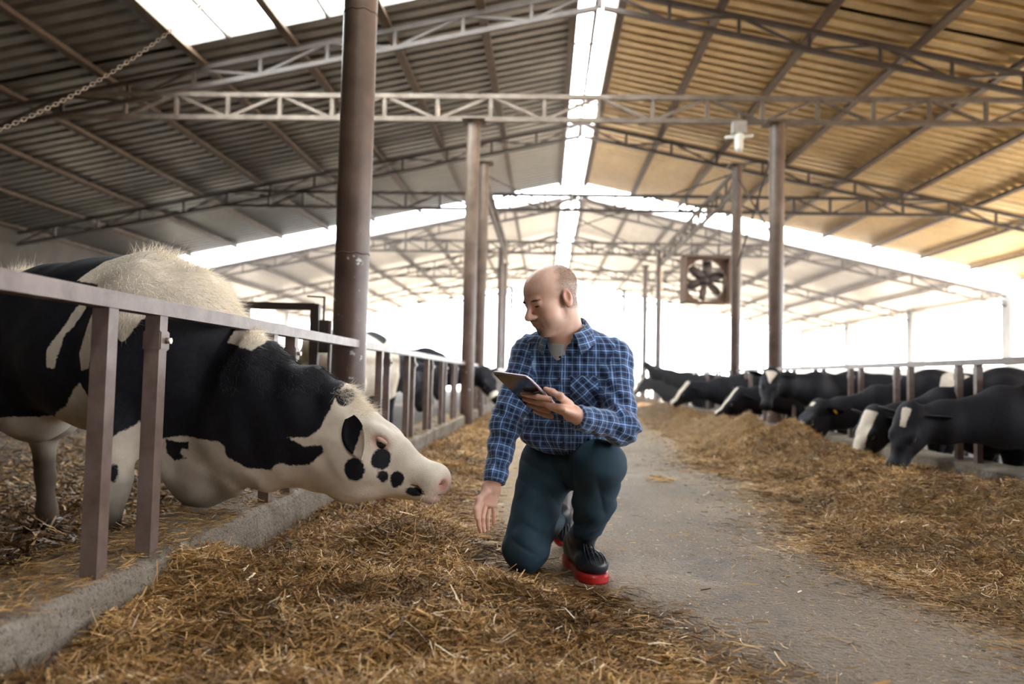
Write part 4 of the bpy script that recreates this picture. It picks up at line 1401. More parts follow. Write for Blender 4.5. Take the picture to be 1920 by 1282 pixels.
    def crease(x, y, z):
        w = np.zeros_like(x)
        def at(p, rad): p = V3(p); return np.exp(-((x - p[0]) ** 2 + (y - p[1]) ** 2 + (z - p[2]) ** 2) / rad ** 2)
        w += .0055 * np.sin(95 * z + 55 * x + 2.2 * np.sin(20 * x)) * at(elL, .11)
        w += .0045 * np.sin(90 * z - 40 * x + 2 * np.sin(25 * y)) * at(elR, .11)
        w += .005 * np.sin(70 * x + 70 * z) * at(P(1140, 740, 2.9), .10)
        w += .005 * np.sin(62 * x - 80 * z + 1.5 * np.sin(30 * z)) * at(P(1000, 720, 2.93), .09)
        w += .005 * np.sin(60 * z + 30 * x + np.sin(22 * x) * 2) * at(P(1040, 830, 3.05), .14)
        w += .004 * np.sin(52 * x + 12 * z + 1.4 * np.sin(18 * z)) * at(P(1060, 760, 2.95), .16)
        w += .0026 * np.sin(140 * x + 30 * z) * np.sin(60 * z)
        w += .005 * np.sin(48 * x + 60 * z + 2 * np.sin(26 * x)) * at(P(955, 760, 2.9), .12) + .005 * np.sin(70 * z + 35 * x) * at(P(935, 850, 2.85), .08)
        w += .006 * np.sin(66 * x - 34 * z) * at(P(1100, 810, 2.85), .09)
        return 1.35 * w
    hz0 = V3(P(1000, 826, 3.05))[2]; hz1 = V3(P(1060, 852, 3.05))[2]
    xL = V3(P(985, 826, 3.05))[0]
    def hem(x, y, z):
        arms = np.minimum(np.hypot(x - elR[0], y - elR[1]), np.minimum(np.hypot(x - elL[0], y - elL[1]), np.hypot(x - wrL[0], y - wrL[1]))) < .11
        lim = hz1 + (hz0 - hz1) * np.clip(np.abs(x - .06) / .16, 0, 1) ** 2
        d = np.where(arms | (x < wrR[0] + .09) & (z < elR[2] + .1), -1, lim - z)
        # open cuffs
        for w_, e_ in ((wrR, elR), (wrL, elL)):
            ax = V3(w_) - V3(e_); ax /= np.linalg.norm(ax)
            t = (x - w_[0]) * ax[0] + (y - w_[1]) * ax[1] + (z - w_[2]) * ax[2]
            near = (x - w_[0]) ** 2 + (y - w_[1]) ** 2 + (z - w_[2]) ** 2 < .01
            d = np.where(near, np.maximum(d, t - .012), d)
        return d
    sv, sq = T.mesh(.0048, warp=crease, cut=hem)
    sn = vnormals(sv, sq)
    sm = mesh_np('shirt', sv - o, sq, True)
    limbs = [chain_uv(sv, (waist, chest, yoke, nbase), .165), chain_uv(sv, (shR, elR, wrR), .058), chain_uv(sv, (shL, elL, wrL), .058)]
    # torso: measured sideways from the button line so stripes hang straight down the front
    sd = np.cross((0, 0, 1), fr); rel = sv - V3(chest)
    aT = np.arctan2(rel @ sd, rel @ fr + .03)
    tU, tW = aT * .165, sv[:, 2]
    dist = np.stack([limbs[0][2] / .19, limbs[1][2] / .072 * 1.02, limbs[2][2] / .072 * 1.02])
    side_out = np.stack([np.zeros(len(sv)), np.where((sv - V3(shR)) @ (V3(shR) - V3(yoke)) > -.002, -.3, .4), np.where((sv - V3(shL)) @ (V3(shL) - V3(yoke)) > -.002, -.3, .4)])
    reg = np.argmin(dist + side_out, 0)
    fr_reg = reg[sq[:, 0]]
    uvs = np.stack([np.stack([tU, tW], 1), np.stack([limbs[1][0], limbs[1][1]], 1), np.stack([limbs[2][0], limbs[2][1]], 1)])
    F_uv = uvs[fr_reg[:, None], sq]
    per = np.array([2 * math.pi * .165, 2 * math.pi * .058, 2 * math.pi * .058])[fr_reg][:, None]
    F_uv[:, :, 0] = fix_wrap(F_uv[:, :, 0], per)
    set_uv(sm, sq, F_uv)
    sh = link('shirt', sm, MAT['plaid'], root)
    vuv = uvs[0]
    front = (sn @ fr > .25) & (reg == 0)
    # button strip, pocket, cuffs
    lz0, lz1 = V3(P(1048, 660, 2.9))[2], V3(P(1056, 846, 3.0))[2]
    plc = front & (np.abs(tU + .004) < .016) & (sv[:, 2] < lz0) & (sv[:, 2] > lz1)
    patch('button_strip', sv, sq, sn, plc, .0032, MAT['plaid'], sh, o, np.stack([tU + .011, tW], 1))
    for k in range(5):
        zz = lz0 - .012 - k * (lz0 - lz1 - .03) / 4.2
        c = np.nonzero(front & (np.abs(tU + .004) < .006) & (np.abs(sv[:, 2] - zz) < .006))[0]
        if len(c):
            p = sv[c[0]] + sn[c[0]] * .004
            ball('button', p, (.0062, .0025, .0062), MAT['button'], sh, o, (sd, fr, (0, 0, 1)), 10)
    pz0, pz1 = V3(P(1090, 703, 2.9))[2], V3(P(1090, 776, 2.9))[2]
    pku = (tU > .045) & (tU < .165) if False else (np.abs(tU - (-.0)) < 9)
    px0, px1 = V3(P(1068, 740, 2.92))[0], V3(P(1122, 740, 2.92))[0]
    mid = (px0 + px1) / 2; hw = (px1 - px0) / 2
    pm = (sn @ fr > .1) & (sv[:, 1] < 3.02) & (np.abs(sv[:, 0] - mid) < hw) & (sv[:, 2] < pz0) & (sv[:, 2] > pz1 + .25 * np.abs(sv[:, 0] - mid)) & (reg == 0)
    patch('pocket', sv, sq, sn, pm, .0035, MAT['plaid'], sh, o, np.stack([(tU + tW) * .707, (tW - tU) * .707], 1))
    for k, (a, b, c, li) in enumerate(((shR, elR, wrR, 1), (shL, elL, wrL, 2))):
        tot = (Vector(b) - Vector(a)).length + (Vector(c) - Vector(b)).length
        cm = (limbs[li][1] > tot - .045) & (reg == li)
        patch('cuff', sv, sq, sn, cm, .003, MAT['plaid'], sh, o, np.stack([limbs[li][0], limbs[li][1] + .01], 1))
    # collar: stand and turned-down leaf, open at the throat
    cc = V3(P(1066, 622, 2.975)); cax = V3((-.10, -.22, 1)); cax /= np.linalg.norm(cax)
    cf = fr - cax * (fr @ cax); cf /= np.linalg.norm(cf); cs = np.cross(cax, cf)
    NV = 48; V, F, UV = [], [], []
    rows = 5
    for i in range(NV + 1):
        a = -math.pi + .62 + (2 * math.pi - 1.24) * i / NV      # angle measured from the back
        bk = .5 + .5 * math.cos(a)                             # 1 at the back, 0 at the throat
        fw = 1 - bk
        dirv = -cf * math.cos(a) + cs * math.sin(a)
        tip = max(0, (fw - .72) / .28)
        for j in range(rows):
            t = j / (rows - 1)
            if j == 0: rad, hh = .071 + .004 * fw, -.014 - .020 * fw
            elif j == 1: rad, hh = .072 + .002 * fw, .030 * bk + .012 - .012 * fw
            elif j == 2: rad, hh = .078 + .003 * fw, .034 * bk + .014 - .012 * fw
            elif j == 3: rad, hh = .094 + .010 * fw, .006 - .014 * fw - .014 * tip
            else: rad, hh = .114 + .012 * fw + .006 * tip, -.026 - .026 * fw - .030 * tip
            V.append(cc + dirv * rad + cax * hh + cf * (.030 * fw * (1 if j < 3 else .75)))
            UV.append((a * .085, hh + (.09 - t * .05)))
    for i in range(NV):
        for j in range(rows - 1):
            b0 = i * rows + j
            F.append((b0, b0 + 1, b0 + rows + 1, b0 + rows))
    V = np.array(V); F = np.array(F)
    cm = mesh_np('collar', V - o, F, True)
    set_uv(cm, F, np.array(UV)[F])
    co_ = link('collar', cm, MAT['plaid'], sh)
    md = co_.modifiers.new('thick', 'SOLIDIFY'); md.thickness = .0035; md.offset = 0
    U = Solid().cone(P(1051, 640, 2.951), P(1052, 660, 2.966), .0565, .052, .02)
    ut = V3(P(1050, 641, 2.9))
    uv_, uq = U.mesh(.004, cut=lambda x, y, z: z - ut[2] - .30 * (x - ut[0]) - .55 * (y - ut[1]))
    link('undershirt', mesh_np('undershirt', uv_ - o, uq, True), MAT['undershirt'], root)
    # ---------------- jeans
    J = Solid()
    J.ell(P(1058, 862, 3.20), (.168, .135, .115), .05)
    J.econe(hipR, kneeR, (.112, .11), (.092, .088), .04, fr)
    J.ell(kneeR, (.088, .088, .088), .03)
    J.cone(kneeR, ankR, .080, .050, .03)
    J.cone(hipL, kneeL, .112, .090, .04); J.ell(kneeL, (.089, .088, .087), .03)
    J.econe(kneeL, P(1114, 940, 2.99), (.088, .082), (.078, .084), .03, (.1, -1, 0)); J.econe(P(1114, 940, 2.99), ankL, (.078, .084), (.052, .060), .03, (.1, -1, 0))
    def jcrease(x, y, z):
        def at(p, rad): p = V3(p); return np.exp(-((x - p[0]) ** 2 + (y - p[1]) ** 2 + (z - p[2]) ** 2) / rad ** 2)
        def fold(ph): return 1 - 2 * np.abs(np.sin(ph)) ** .7
        w = .011 * fold(42 * z + 26 * x + .8 * np.sin(30 * x)) * at(P(1162, 900, 3.0), .085)
        w += .008 * fold(46 * z - 30 * x) * at(P(1095, 985, 3.0), .075)
        w += .008 * fold(34 * x + 26 * z) * at(P(1068, 895, 3.1), .10)
        w += .005 * fold(26 * x - 20 * z + np.sin(14 * z)) * at(P(1005, 950, 3.0), .13)
        w += .009 * fold(38 * z + 18 * x) * at(P(1000, 872, 3.1), .09)
        w += .009 * fold(40 * z - 22 * x) * at(P(1052, 975, 3.22), .10)
        w += .005 * fold(30 * x + 8 * z) * at(P(1120, 925, 2.92), .08)
        w += .006 * fold(36 * z + 20 * x) * at(P(985, 1010, 2.99), .07)
        w += .0025 * np.sin(40 * x + 30 * z) * np.sin(35 * z)
        return w
    fl = np.array((0, 0, 0.004))
    jv, jq = J.mesh(.0055, warp=jcrease, cut=lambda x, y, z: np.maximum(.004 - z, np.maximum(np.where(y > 3.34, y - ankR[1], -1), np.where((x > .08) & (y < 3.3) & (z < .3), (ankL[2] - .012 + .25 * (x - ankL[0])) - z, -1))))
    jm = mesh_np('jeans', jv - o, jq, True)
    fade = np.zeros(len(jv))
    for p, rad, a in ((P(1122, 838, 2.88), .075, .55), (P(985, 960, 2.98), .09, .20), (P(1060, 965, 3.2), .05, .35)):
        d = np.linalg.norm(jv - V3(p), axis=1); fade = np.maximum(fade, a * np.exp(-(d / rad) ** 2))
    vattr(jm, 'fade', fade)
    link('jeans', jm, MAT['denim'], root)
    # ---------------- boots
    hl_, tl_ = V3(G(1074, 1057)), V3(G(1124, 1099))
    build_boot(root, o, hl_, tl_ - hl_, (0, 0, 1), np.linalg.norm(tl_ - hl_) / .325, V3(ankL) + np.array((0, 0, .02)))
    toe = V3(G(1056, 1027)); fd = V3((.02, -.55, -.83)); fd /= np.linalg.norm(fd)
    build_boot(root, o, toe + np.array((0, .02, .012)) - fd * .285, fd, (0, -.75, .66), .95, V3(ankR) + np.array((0.005, -.03, .0)))
    # ---------------- tablet: held, a thing of its own
    tb = empty('tablet', A, 0, 'grey tablet computer with rounded corners held in the man\'s hand', 'tablet')
    W_, H_, R_, TH = .172, .245, .014, .0085
    def slab(name, w0, h0, w1, h1, z0, z1, rad, mat, parent):
        pts = []
        for cx, cy, a0 in ((w1 - rad, h1 - rad, 0), (w0 + rad, h1 - rad, 90), (w0 + rad, h0 + rad, 180), (w1 - rad, h0 + rad, 270)):
            for k in range(7):
                a = math.radians(a0 + 15 * k); pts.append((cx + rad * math.cos(a), cy + rad * math.sin(a)))
        n = len(pts); V = []
        cxx, cyy = (w0 + w1) / 2, (h0 + h1) / 2
        for z, g in ((z0, .985), (z0 + (z1 - z0) * .25, 1), (z1 - (z1 - z0) * .25, 1), (z1, .99)):
            for x, y in pts: V.append(tuple(tu * (cxx + (x - cxx) * g) + tv * (cyy + (y - cyy) * g) + tn * z))
        F = [(a * n + i, a * n + (i + 1) % n, (a + 1) * n + (i + 1) % n, (a + 1) * n + i) for a in range(3) for i in range(n)]
        me = bpy.data.meshes.new(name); me.from_pydata(V, [], F + [tuple(range(n))[::-1], tuple(3 * n + i for i in range(n))]); me.update()
        return link(name, me, mat, parent)
    slab('rim', 0, 0, W_, H_, .0005, TH, R_, MAT['tablet_edge'], tb)
    slab('back_shell', .003, .003, W_ - .003, H_ - .003, -.0006, .004, R_ - .002, MAT['tablet_back'], tb)
    slab('screen', .004, .004, W_ - .004, H_ - .004, TH - .002, TH + .0008, R_ - .002, MAT['tablet_glass'], tb)
    ball('camera_lens', A + tu * .018 + tv * .018 - tn * .001, (.0045, .0045, .0015), MAT['tablet_glass'], tb, A, (tu, tv, tn), 12)
build_man()

# ------------------------------------------------------------------ the other cows
def auto_neck(r, k0=.19, k1=.30):
    s0 = r.w(.42, 0, .98)
    e = r.H(.10, 0, -.11)
    m1, m2 = s0 * .55 + e * .45, s0 * .2 + e * .8
    r.neck([(s0, k0 * r.s, k1 * r.s), (m1 + np.array((0, 0, .02)), .145 * r.s, .22 * r.s), (m2, .105 * r.s, .15 * r.s), (e, .09 * r.s, .115 * r.s)], .08)

def feeding_cow(y, poll, muz, up, origin, heading, voxel, label, white=(), blaze=None, ear_white=False, scale=1.0, tags=(), hy=None, my=None, extra_black=(), base_black=True, head_s=1.0, belly=1.0, group=None, head_black=False):
    r = CowRig(origin, heading, scale)
    r.trunk(belly)
    r.legs((.05, -.05), (-.05, .08))
    r.head(poll if len(poll) == 3 else P(poll[0], poll[1], hy or y), muz if len(muz) == 3 else P(muz[0], muz[1], my or hy or y), up, head_s)
    auto_neck(r)
    def black(v, L, HL):
        b = np.full(len(v), .2 if base_black else -.2)
        for c, rad in white: b = np.minimum(b, -ell_sd(L, c, rad))
        for c, rad in extra_black: b = np.maximum(b, ell_sd(L, c, rad))
        if head_black: b = np.where(HL[:, 0] > -.45, np.maximum(b, .1), b)
        if blaze is not None:
            x0, x1, w0, w1, zmin = blaze
            t = np.clip((HL[:, 0] - x0) / (x1 - x0), 0, 1)
            d = np.minimum(np.minimum(HL[:, 0] - x0, x1 - HL[:, 0]), np.minimum(w0 + (w1 - w0) * t - np.abs(HL[:, 1]), HL[:, 2] - zmin))
            b = np.where(HL[:, 0] > -.12, np.minimum(b, -d), b)
        return b
    dirt = lambda v, L, HL: np.clip((.55 - L[:, 2]) / .4, 0, .75) * (HL[:, 0] < -.2)
    return r.finish(label, black, voxel, group, dirt, tags)

def other_cows():
    PI = math.pi
    GR = 'cows feeding through the fence across the aisle'
    feeding_cow(5.9, (1704, 762), (1668, 882), (-.72, -.66, .2), (4.50, 5.95, PEN_R), PI, .015,
                'black cow with short white forehead blaze eating straw, closest across the aisle', blaze=(.02, .17, .035, .02, -.055), my=5.8, group=GR)
    feeding_cow(6.7, (1637, 766), (1588, 868), (-.80, -.55, .2), (4.40, 6.75, PEN_R), PI, .016,
                'black cow with broad white face stripe eating beside the nearest straw heap', blaze=(.03, .62, .062, .05, -.09), my=6.6, group=GR)
    feeding_cow(8.05, (1532, 752), (1476, 822), (-.75, -.35, .5), (4.45, 8.1, PEN_R), PI, .018,
                'black cow with yellow ear tag, lowered head and white shoulder patch', white=[((.20, .15, 1.12), (.24, .5, .22))], blaze=(.04, .09, .03, .02, -.055), tags=(-1, 1), my=7.9, group=GR)
    feeding_cow(9.35, (1447, 693), (1434, 780), (-.25, -.93, .25), (4.3, 9.7, PEN_R), PI * .94, .02,
                'black cow facing the camera with white heart-shaped forehead patch', blaze=(.03, .20, .075, .005, -.09), hy=9.35, my=9.05, group=GR)
    feeding_cow(11.0, (1385, 728), (1344, 770), (-.7, -.4, .6), (4.35, 11.05, PEN_R), PI, .024,
                'black cow with lowered head between the two right posts', blaze=(.0, .5, .02, .02, -.09), group=GR)
    feeding_cow(13.6, (1292, 716), (1250, 760), (-.8, -.4, .4), (4.0, 13.7, PEN_R), PI, .028,
                'far black cow with long white face stripe bent over the straw', blaze=(.0, .6, .05, .05, -.12), group=GR)
    feeding_cow(17.0, (1250, 697), (1211, 676), (-.3, -.3, .9), (4.05, 17.1, PEN_R), PI, .03,
                'distant cow stretching its head up above the far straw', white=[((.75, 0, 1.0), (.2, .25, .2))], group=GR)
    feeding_cow(20.5, (1206, 708), (1190, 728), (-.6, -.5, .6), (3.9, 20.6, PEN_R), PI, .035,
                'most distant cow head at the end of the far straw', blaze=(.0, .6, .05, .05, -.12), group=GR)
    # standing deeper in the pen across the aisle
    GB = 'cows standing deeper in the pen across the aisle'
    AW = (.1, .5, .8)
    feeding_cow(0, (6.0, 10.62, .92), (6.05, 10.95, .52), AW, (5.95, 9.5, PEN_R), math.radians(88), .022,
                'black cow standing behind the closest feeding cows, back just below the rail', white=[((-.35, .3, 1.15), (.10, .2, .08))], group=GB)
    feeding_cow(0, (5.9, 13.1, .92), (5.9, 13.45, .52), AW, (5.95, 12.0, PEN_R), math.radians(92), .024,
                'black cow with large white flank patch standing behind the feeding row', white=[((-.15, .25, 1.05), (.42, .45, .42)), ((.5, .2, 1.2), (.1, .3, .2))], group=GB)
    feeding_cow(0, (5.9, 15.9, .92), (5.9, 16.25, .52), AW, (5.9, 14.8, PEN_R), math.radians(90), .028,
                'black cow standing far back behind the heart-faced cow', group=GB)
    feeding_cow(0, (5.8, 18.7, .92), (5.8, 19.05, .52), AW, (5.8, 17.6, PEN_R), math.radians(90), .03,
                'black and white cow standing farthest back behind the posts', white=[((-.1, .2, 1.), (.4, .5, .4))], group=GB)
    # left pen
    feeding_cow(9.8, (788, 702), (796, 765), (.3, .5, .6), (-2.12, 8.25, PEN_Z), math.radians(76), .017,
                'cream cow with black back patch seen from behind past the thick post', base_black=False, hy=9.8, my=10.1, head_black=True,
                extra_black=[((.22, -.05, 1.36), (.20, .30, .17)), ((.95, 0, 1.0), (.33, .4, .6)), ((.1, -.3, .78), (.10, .2, .12)), ((-.60, -.25, .62), (.12, .12, .15))])
    feeding_cow(12.0, (822, 690), (827, 738), (.3, .6, .6), (-2.75, 10.75, PEN_Z), math.radians(62), .022,
                'black cow behind the pale fence bars near the post pair', hy=12.0, my=12.2)
    feeding_cow(12.9, (908, 690), (945, 768), (.35, -.88, .3), (-2.5, 13.2, PEN_Z), math.radians(-6), .02,
                'black cow with white muzzle reaching out past the post behind the tablet', blaze=(.37, .45, .2, .2, -.4), tags=(-1,), hy=12.75, my=12.45, head_s=1.22)
other_cows()

# ------------------------------------------------------------------ straw
def straw_mat():
    m, nt, b = new_mat('straw_stalk')
    at = nt.nodes.new('ShaderNodeAttribute'); at.attribute_name = 'tint'
    r = ramp(nt, at.outputs['Fac'], [(0.0, (0.07, 0.033, 0.011)), (0.32, (0.25, 0.130, 0.040)), (0.66, (0.50, 0.295, 0.10)), (0.92, (0.72, 0.47, 0.21)), (1.0, (0.86, 0.74, 0.54))])
    nt.links.new(r.outputs['Color'], b.inputs['Base Color'])
    b.inputs['Roughness'].default_value = 0.5
    b.inputs['Specular IOR Level'].default_value = 0.4
    return m
MAT['straw'] = straw_mat()
def litter_mat():
    m, nt, b = new_mat('chopped_straw_base')
    v = geo_pos(nt)
    n1 = noise(nt, 2.2, 5, 0.6, v); n2 = noise(nt, 38, 5, 0.7, v, 1.0)
    a = ramp(nt, n2.outputs['Fac'], [(0.3, (0.05, 0.026, 0.010)), (0.5, (0.20, 0.112, 0.038)), (0.7, (0.42, 0.255, 0.09))])
    nt.links.new(a.outputs['Color'], b.inputs['Base Color'])
    b.inputs['Roughness'].default_value = 0.9
    bump(nt, n2.outputs['Fac'], b, 1.0, 0.03)
    return m
MAT['litter'] = litter_mat()

_ph = RNG.uniform(0, 6.28, 40); _dr = RNG.uniform(0, 6.28, 40)
def lumps(x, y, f0=1.3, octs=5, gain=.55):
    out = np.zeros_like(x); a = 1.0; f = f0; k = 0
    for o_ in range(octs):
        for j in range(3):
            c, s = math.cos(_dr[k]), math.sin(_dr[k])
            out += a * np.sin(f * (x * c + y * s) * 6.28 + _ph[k] + 1.3 * np.sin(f * 3.1 * (y * c - x * s) + _ph[k + 1])) / 3
            k += 1
        a *= gain; f *= 1.9
    return out

def stalks(name, x, y, z, yaw, pitch, length, width, tint, mat, parent=None, curve=.12):
    n = len(x)
    d = np.stack([np.cos(yaw) * np.cos(pitch), np.sin(yaw) * np.cos(pitch), np.sin(pitch)], 1)
    side = np.stack([-np.sin(yaw), np.cos(yaw), np.zeros(n)], 1)
    roll = RNG.uniform(-1.2, 1.2, n)
    upv = np.cross(d, side)
    s = side * np.cos(roll)[:, None] + upv * np.sin(roll)[:, None]
    c = np.stack([x, y, z], 1)
    bend = np.stack([RNG.normal(0, curve, n), RNG.normal(0, curve, n), RNG.normal(0, curve, n)], 1) * length[:, None]
    V = []
    for t in (-.5, 0., .5):
        p = c + d * (length * t)[:, None] + bend * (.25 - t * t)
        w = (width * (.5 if t == 0 else .42))[:, None]
        V += [p - s * w, p + s * w]
    V = np.stack(V, 1).reshape(-1, 3)
    base = (np.arange(n) * 6)[:, None]
    F = np.concatenate([base + np.array([[0, 1, 3, 2]]), base + np.array([[2, 3, 5, 4]])])
    me = mesh_np(name, V, F, False)
    vattr(me, 'tint', np.repeat(tint, 6))
    return link(name, me, mat, parent)

def bed(name, label, ys, edge, x_in, height, n, seed, y_lo, y_hi, side, size=1.0):
    """heap along a kerb: from the ragged aisle edge to the kerb face"""
    rs = np.random.default_rng(seed)
    Y = np.concatenate([np.arange(y_lo, 7, .035), np.arange(7, y_hi, .12)])
    T = np.linspace(0, 1, 70)
    xe = np.interp(Y, ys, edge) + .07 * lumps(Y * .9, Y * 0 + 3.1, .9, 4)
    XX = xe[:, None] + (x_in - xe)[:, None] * T[None, :]
    YY = np.repeat(Y[:, None], len(T), 1)
    ZZ = height(XX, YY, np.abs(XX - xe[:, None]))
    V = np.stack([XX, YY, ZZ], -1).reshape(-1, 3)
    m = len(T)
    i, j = np.meshgrid(np.arange(len(Y) - 1), np.arange(m - 1), indexing='ij')
    a = (i * m + j).ravel()
    F = np.stack([a, a + 1, a + m + 1, a + m], 1) if side > 0 else np.stack([a, a + m, a + m + 1, a + 1], 1)
    o = link(name, mesh_np(name, V, F, True), MAT['litter'])
    tag(o, label, 'straw', kind='stuff')
    # stalks, denser towards the camera
    u = rs.uniform(0, 1, n)
    y = 1.0 / (1 / y_lo + u * (1 / y_hi - 1 / y_lo))
    far = rs.uniform(0, 1, n) < .25
    y = np.where(far, rs.uniform(y_lo, min(y_hi, 9), n), y)
    x0 = np.interp(y, ys, edge)
    t = np.where(rs.uniform(0, 1, n) < .10, -rs.exponential(.07, n), rs.uniform(-.04, 1, n))
    x = x0 + (x_in - x0) * t
    d = np.abs(x - x0) * np.where(t < 0, 0, 1)
    z = np.where(t < 0, .004, height(x, y, d)) + rs.uniform(-.012, .022, n) * np.clip(d / .2, .25, 1)
    k = np.clip(y / 3.2, .8, 3.2)
    L = (rs.gamma(2.6, .019, n) * k ** .2 + .010) * size
    W = size * rs.uniform(.0016, .0055, n) * k ** .5 * np.where(rs.uniform(0, 1, n) < .06, 1.9, 1)
    tint = np.clip(rs.beta(2.2, 2.4, n) + .22 * lumps(x * 1.0, y * 1.0, 1.0, 3) + .12 * lumps(x, y + 3, 3.5, 2) - .06, 0, 1)
    tint = np.where(rs.uniform(0, 1, n) < .02, 1, tint)
    st = stalks('straw_stalks', x, y, np.maximum(z, .003), rs.uniform(0, 6.283, n), rs.normal(.05, .42, n) * np.clip(d / .15, .15, 1), L, W, tint, MAT['straw'], o)
    st['kind'] = 'stuff'
    return o

def straw():
    ysL = [.9, 1.95, 2.53, 2.81, 2.96, 3.36, 4.4, 6.5, 9.1, 16.5, 30]
    xeL = [.50, .385, .28, .12, -.10, -.24, -.46, -.56, -.62, -1.0, -1.1]
    def hL(x, y, d):
        prof = np.clip(d / .38, 0, 1); prof = prof * prof * (3 - 2 * prof)
        h = prof * (.062 + .030 * lumps(x, y, .8, 3) + .022 * lumps(x + 4, y - 2, 2.2, 3))
        h += .10 * np.exp(-(((x + 1.18) / .22) ** 2 + ((y - 2.62) / .24) ** 2)) + .05 * np.exp(-(((x + .55) / .35) ** 2 + ((y - 3.25) / .35) ** 2))
        h *= 1 - .80 * np.exp(-((x + 1.25) / .33) ** 2) * np.clip((y - 2.85) / .3, 0, 1)
        return np.maximum(h, .002)
    bed('straw_bed', 'loose golden straw spread beside the kerb under the big cow\'s head', ysL, xeL, -1.255, hL, 180000, 21, .95, 26, -1, .92)
    ysR = [.9, 2.66, 3.06, 3.86, 4.67, 6.15, 7.1, 8.55, 12.7, 21, 40]
    xeR = [1.95, 1.70, 1.50, 1.42, 1.58, 1.80, 1.50, 1.80, 1.85, 2.4, 2.8]
    def hR(x, y, d):
        prof = np.clip(d / .9, 0, 1); prof = prof * prof * (3 - 2 * prof)
        crest = .05 + .18 * np.exp(-((x - 2.45) / .42) ** 2) + np.clip((y - 6) * .010, 0, .08)
        near = np.clip((y - 2.2) / 2.5, .35, 1)
        h = prof * crest * near * (1 + .55 * lumps(x, y, .5, 2)) + .035 * prof * np.abs(lumps(x + 7, y, 1.1, 2)) + prof * (.030 * lumps(x, y, 1.5, 3) + .02)
        thin = np.clip(d / .3, 0, 1) * .012
        h = h * (1 - .55 * np.exp(-((x - 3.1) / .35) ** 2)) + prof * .018 * lumps(x + 2, y + 5, 3.0, 2)
        return np.maximum(h + thin, .003)
    bed('straw_bed', 'long heap of brown straw in front of the cows across the aisle', ysR, xeR, 3.415, hR, 210000, 22, 1.6, 40, 1, .66)
    rs = np.random.default_rng(31)
    # stalks lying on the kerb top
    n = 9000
    y = 1.0 / (1 / .9 + rs.uniform(0, 1, n) * (1 / 14 - 1 / .9)); x = rs.uniform(-1.62, -1.255, n)
    o = stalks('kerb_straw', x, y, KERB_Z + rs.uniform(.004, .022, n), rs.uniform(0, 6.28, n), rs.normal(0, .2, n), rs.gamma(3, .012, n) + .01, rs.uniform(.0015, .004, n) * np.clip(y / 3, .8, 3), np.clip(rs.beta(2.5, 2.5, n), 0, 1), MAT['straw'])
    tag(o, 'thin scatter of straw on top of the kerb under the fence', 'straw', kind='stuff')
    # dark bedding in the pen
    n = 30000
    y = rs.uniform(1.6, 9.5, n); x = -1.62 - rs.gamma(2, .9, n)
    o = stalks('pen_bedding', x, y, PEN_Z + rs.uniform(.005, .07, n), rs.uniform(0, 6.28, n), rs.normal(0, .4, n), rs.gamma(3, .02, n) + .02, rs.uniform(.003, .014, n), np.clip(rs.beta(1.3, 4.5, n), 0, 1), MAT['straw'], None, .2)
    tag(o, 'dark trampled straw bedding under the big cow', 'straw', kind='stuff')
    # bits strewn over the aisle floor
    n = 16000
    y = 1.0 / (1 / 1.2 + rs.uniform(0, 1, n) * (1 / 18 - 1 / 1.2)); x = rs.uniform(-1.2, 3.3, n)
    o = stalks('aisle_chaff', x, y, np.full(n, .003), rs.uniform(0, 6.28, n), rs.normal(0, .05, n), rs.gamma(1.5, .006, n) + .004, rs.uniform(.001, .0035, n) * np.clip(y / 3, .8, 3), np.clip(rs.beta(1.6, 1.0, n), 0, 1), MAT['straw'])
    tag(o, 'sparse chaff and straw bits strewn over the bare aisle floor', 'straw', kind='stuff')
    # a dropped tuft on the bare floor
    c = G(1243, 902); n = 26
    o = stalks('straw_tuft', c.x + rs.normal(0, .03, n), c.y + rs.normal(0, .04, n), np.abs(rs.normal(.012, .01, n)) + .004, rs.normal(-.15, .5, n), rs.normal(0, .15, n), rs.uniform(.08, .26, n), rs.uniform(.004, .009, n), rs.uniform(.6, .95, n), MAT['straw'])
    tag(o, 'small dropped tuft of pale stalks alone on the bare aisle', 'straw', kind='stuff')
straw()

# ------------------------------------------------------------------ fan, lamp, gate, chain, bird
MAT['fan_frame'] = simple_mat('rusty_orange_fan_housing', (0.22, 0.125, 0.075), 0.7, 0.1, (0.12, 0.07, 0.045), 5)
MAT['fan_blade'] = simple_mat('dark_fan_blade', (0.11, 0.08, 0.07), 0.5, 0.4, (0.07, 0.05, 0.045), 5)
MAT['lamp_white'] = simple_mat('white_lamp_plastic', (0.82, 0.80, 0.76), 0.4, 0, (0.72, 0.70, 0.66), 10)
MAT['lamp_grey'] = simple_mat('grey_lamp_box', (0.42, 0.38, 0.34), 0.6, 0, (0.3, 0.27, 0.24), 8)
MAT['chain'] = simple_mat('rusty_chain', (0.36, 0.28, 0.21), 0.6, 0.2, (0.20, 0.14, 0.10), 30)
MAT['bird'] = simple_mat('grey_brown_feathers', (0.16, 0.13, 0.11), 0.8, 0, (0.08, 0.065, 0.055), 30)

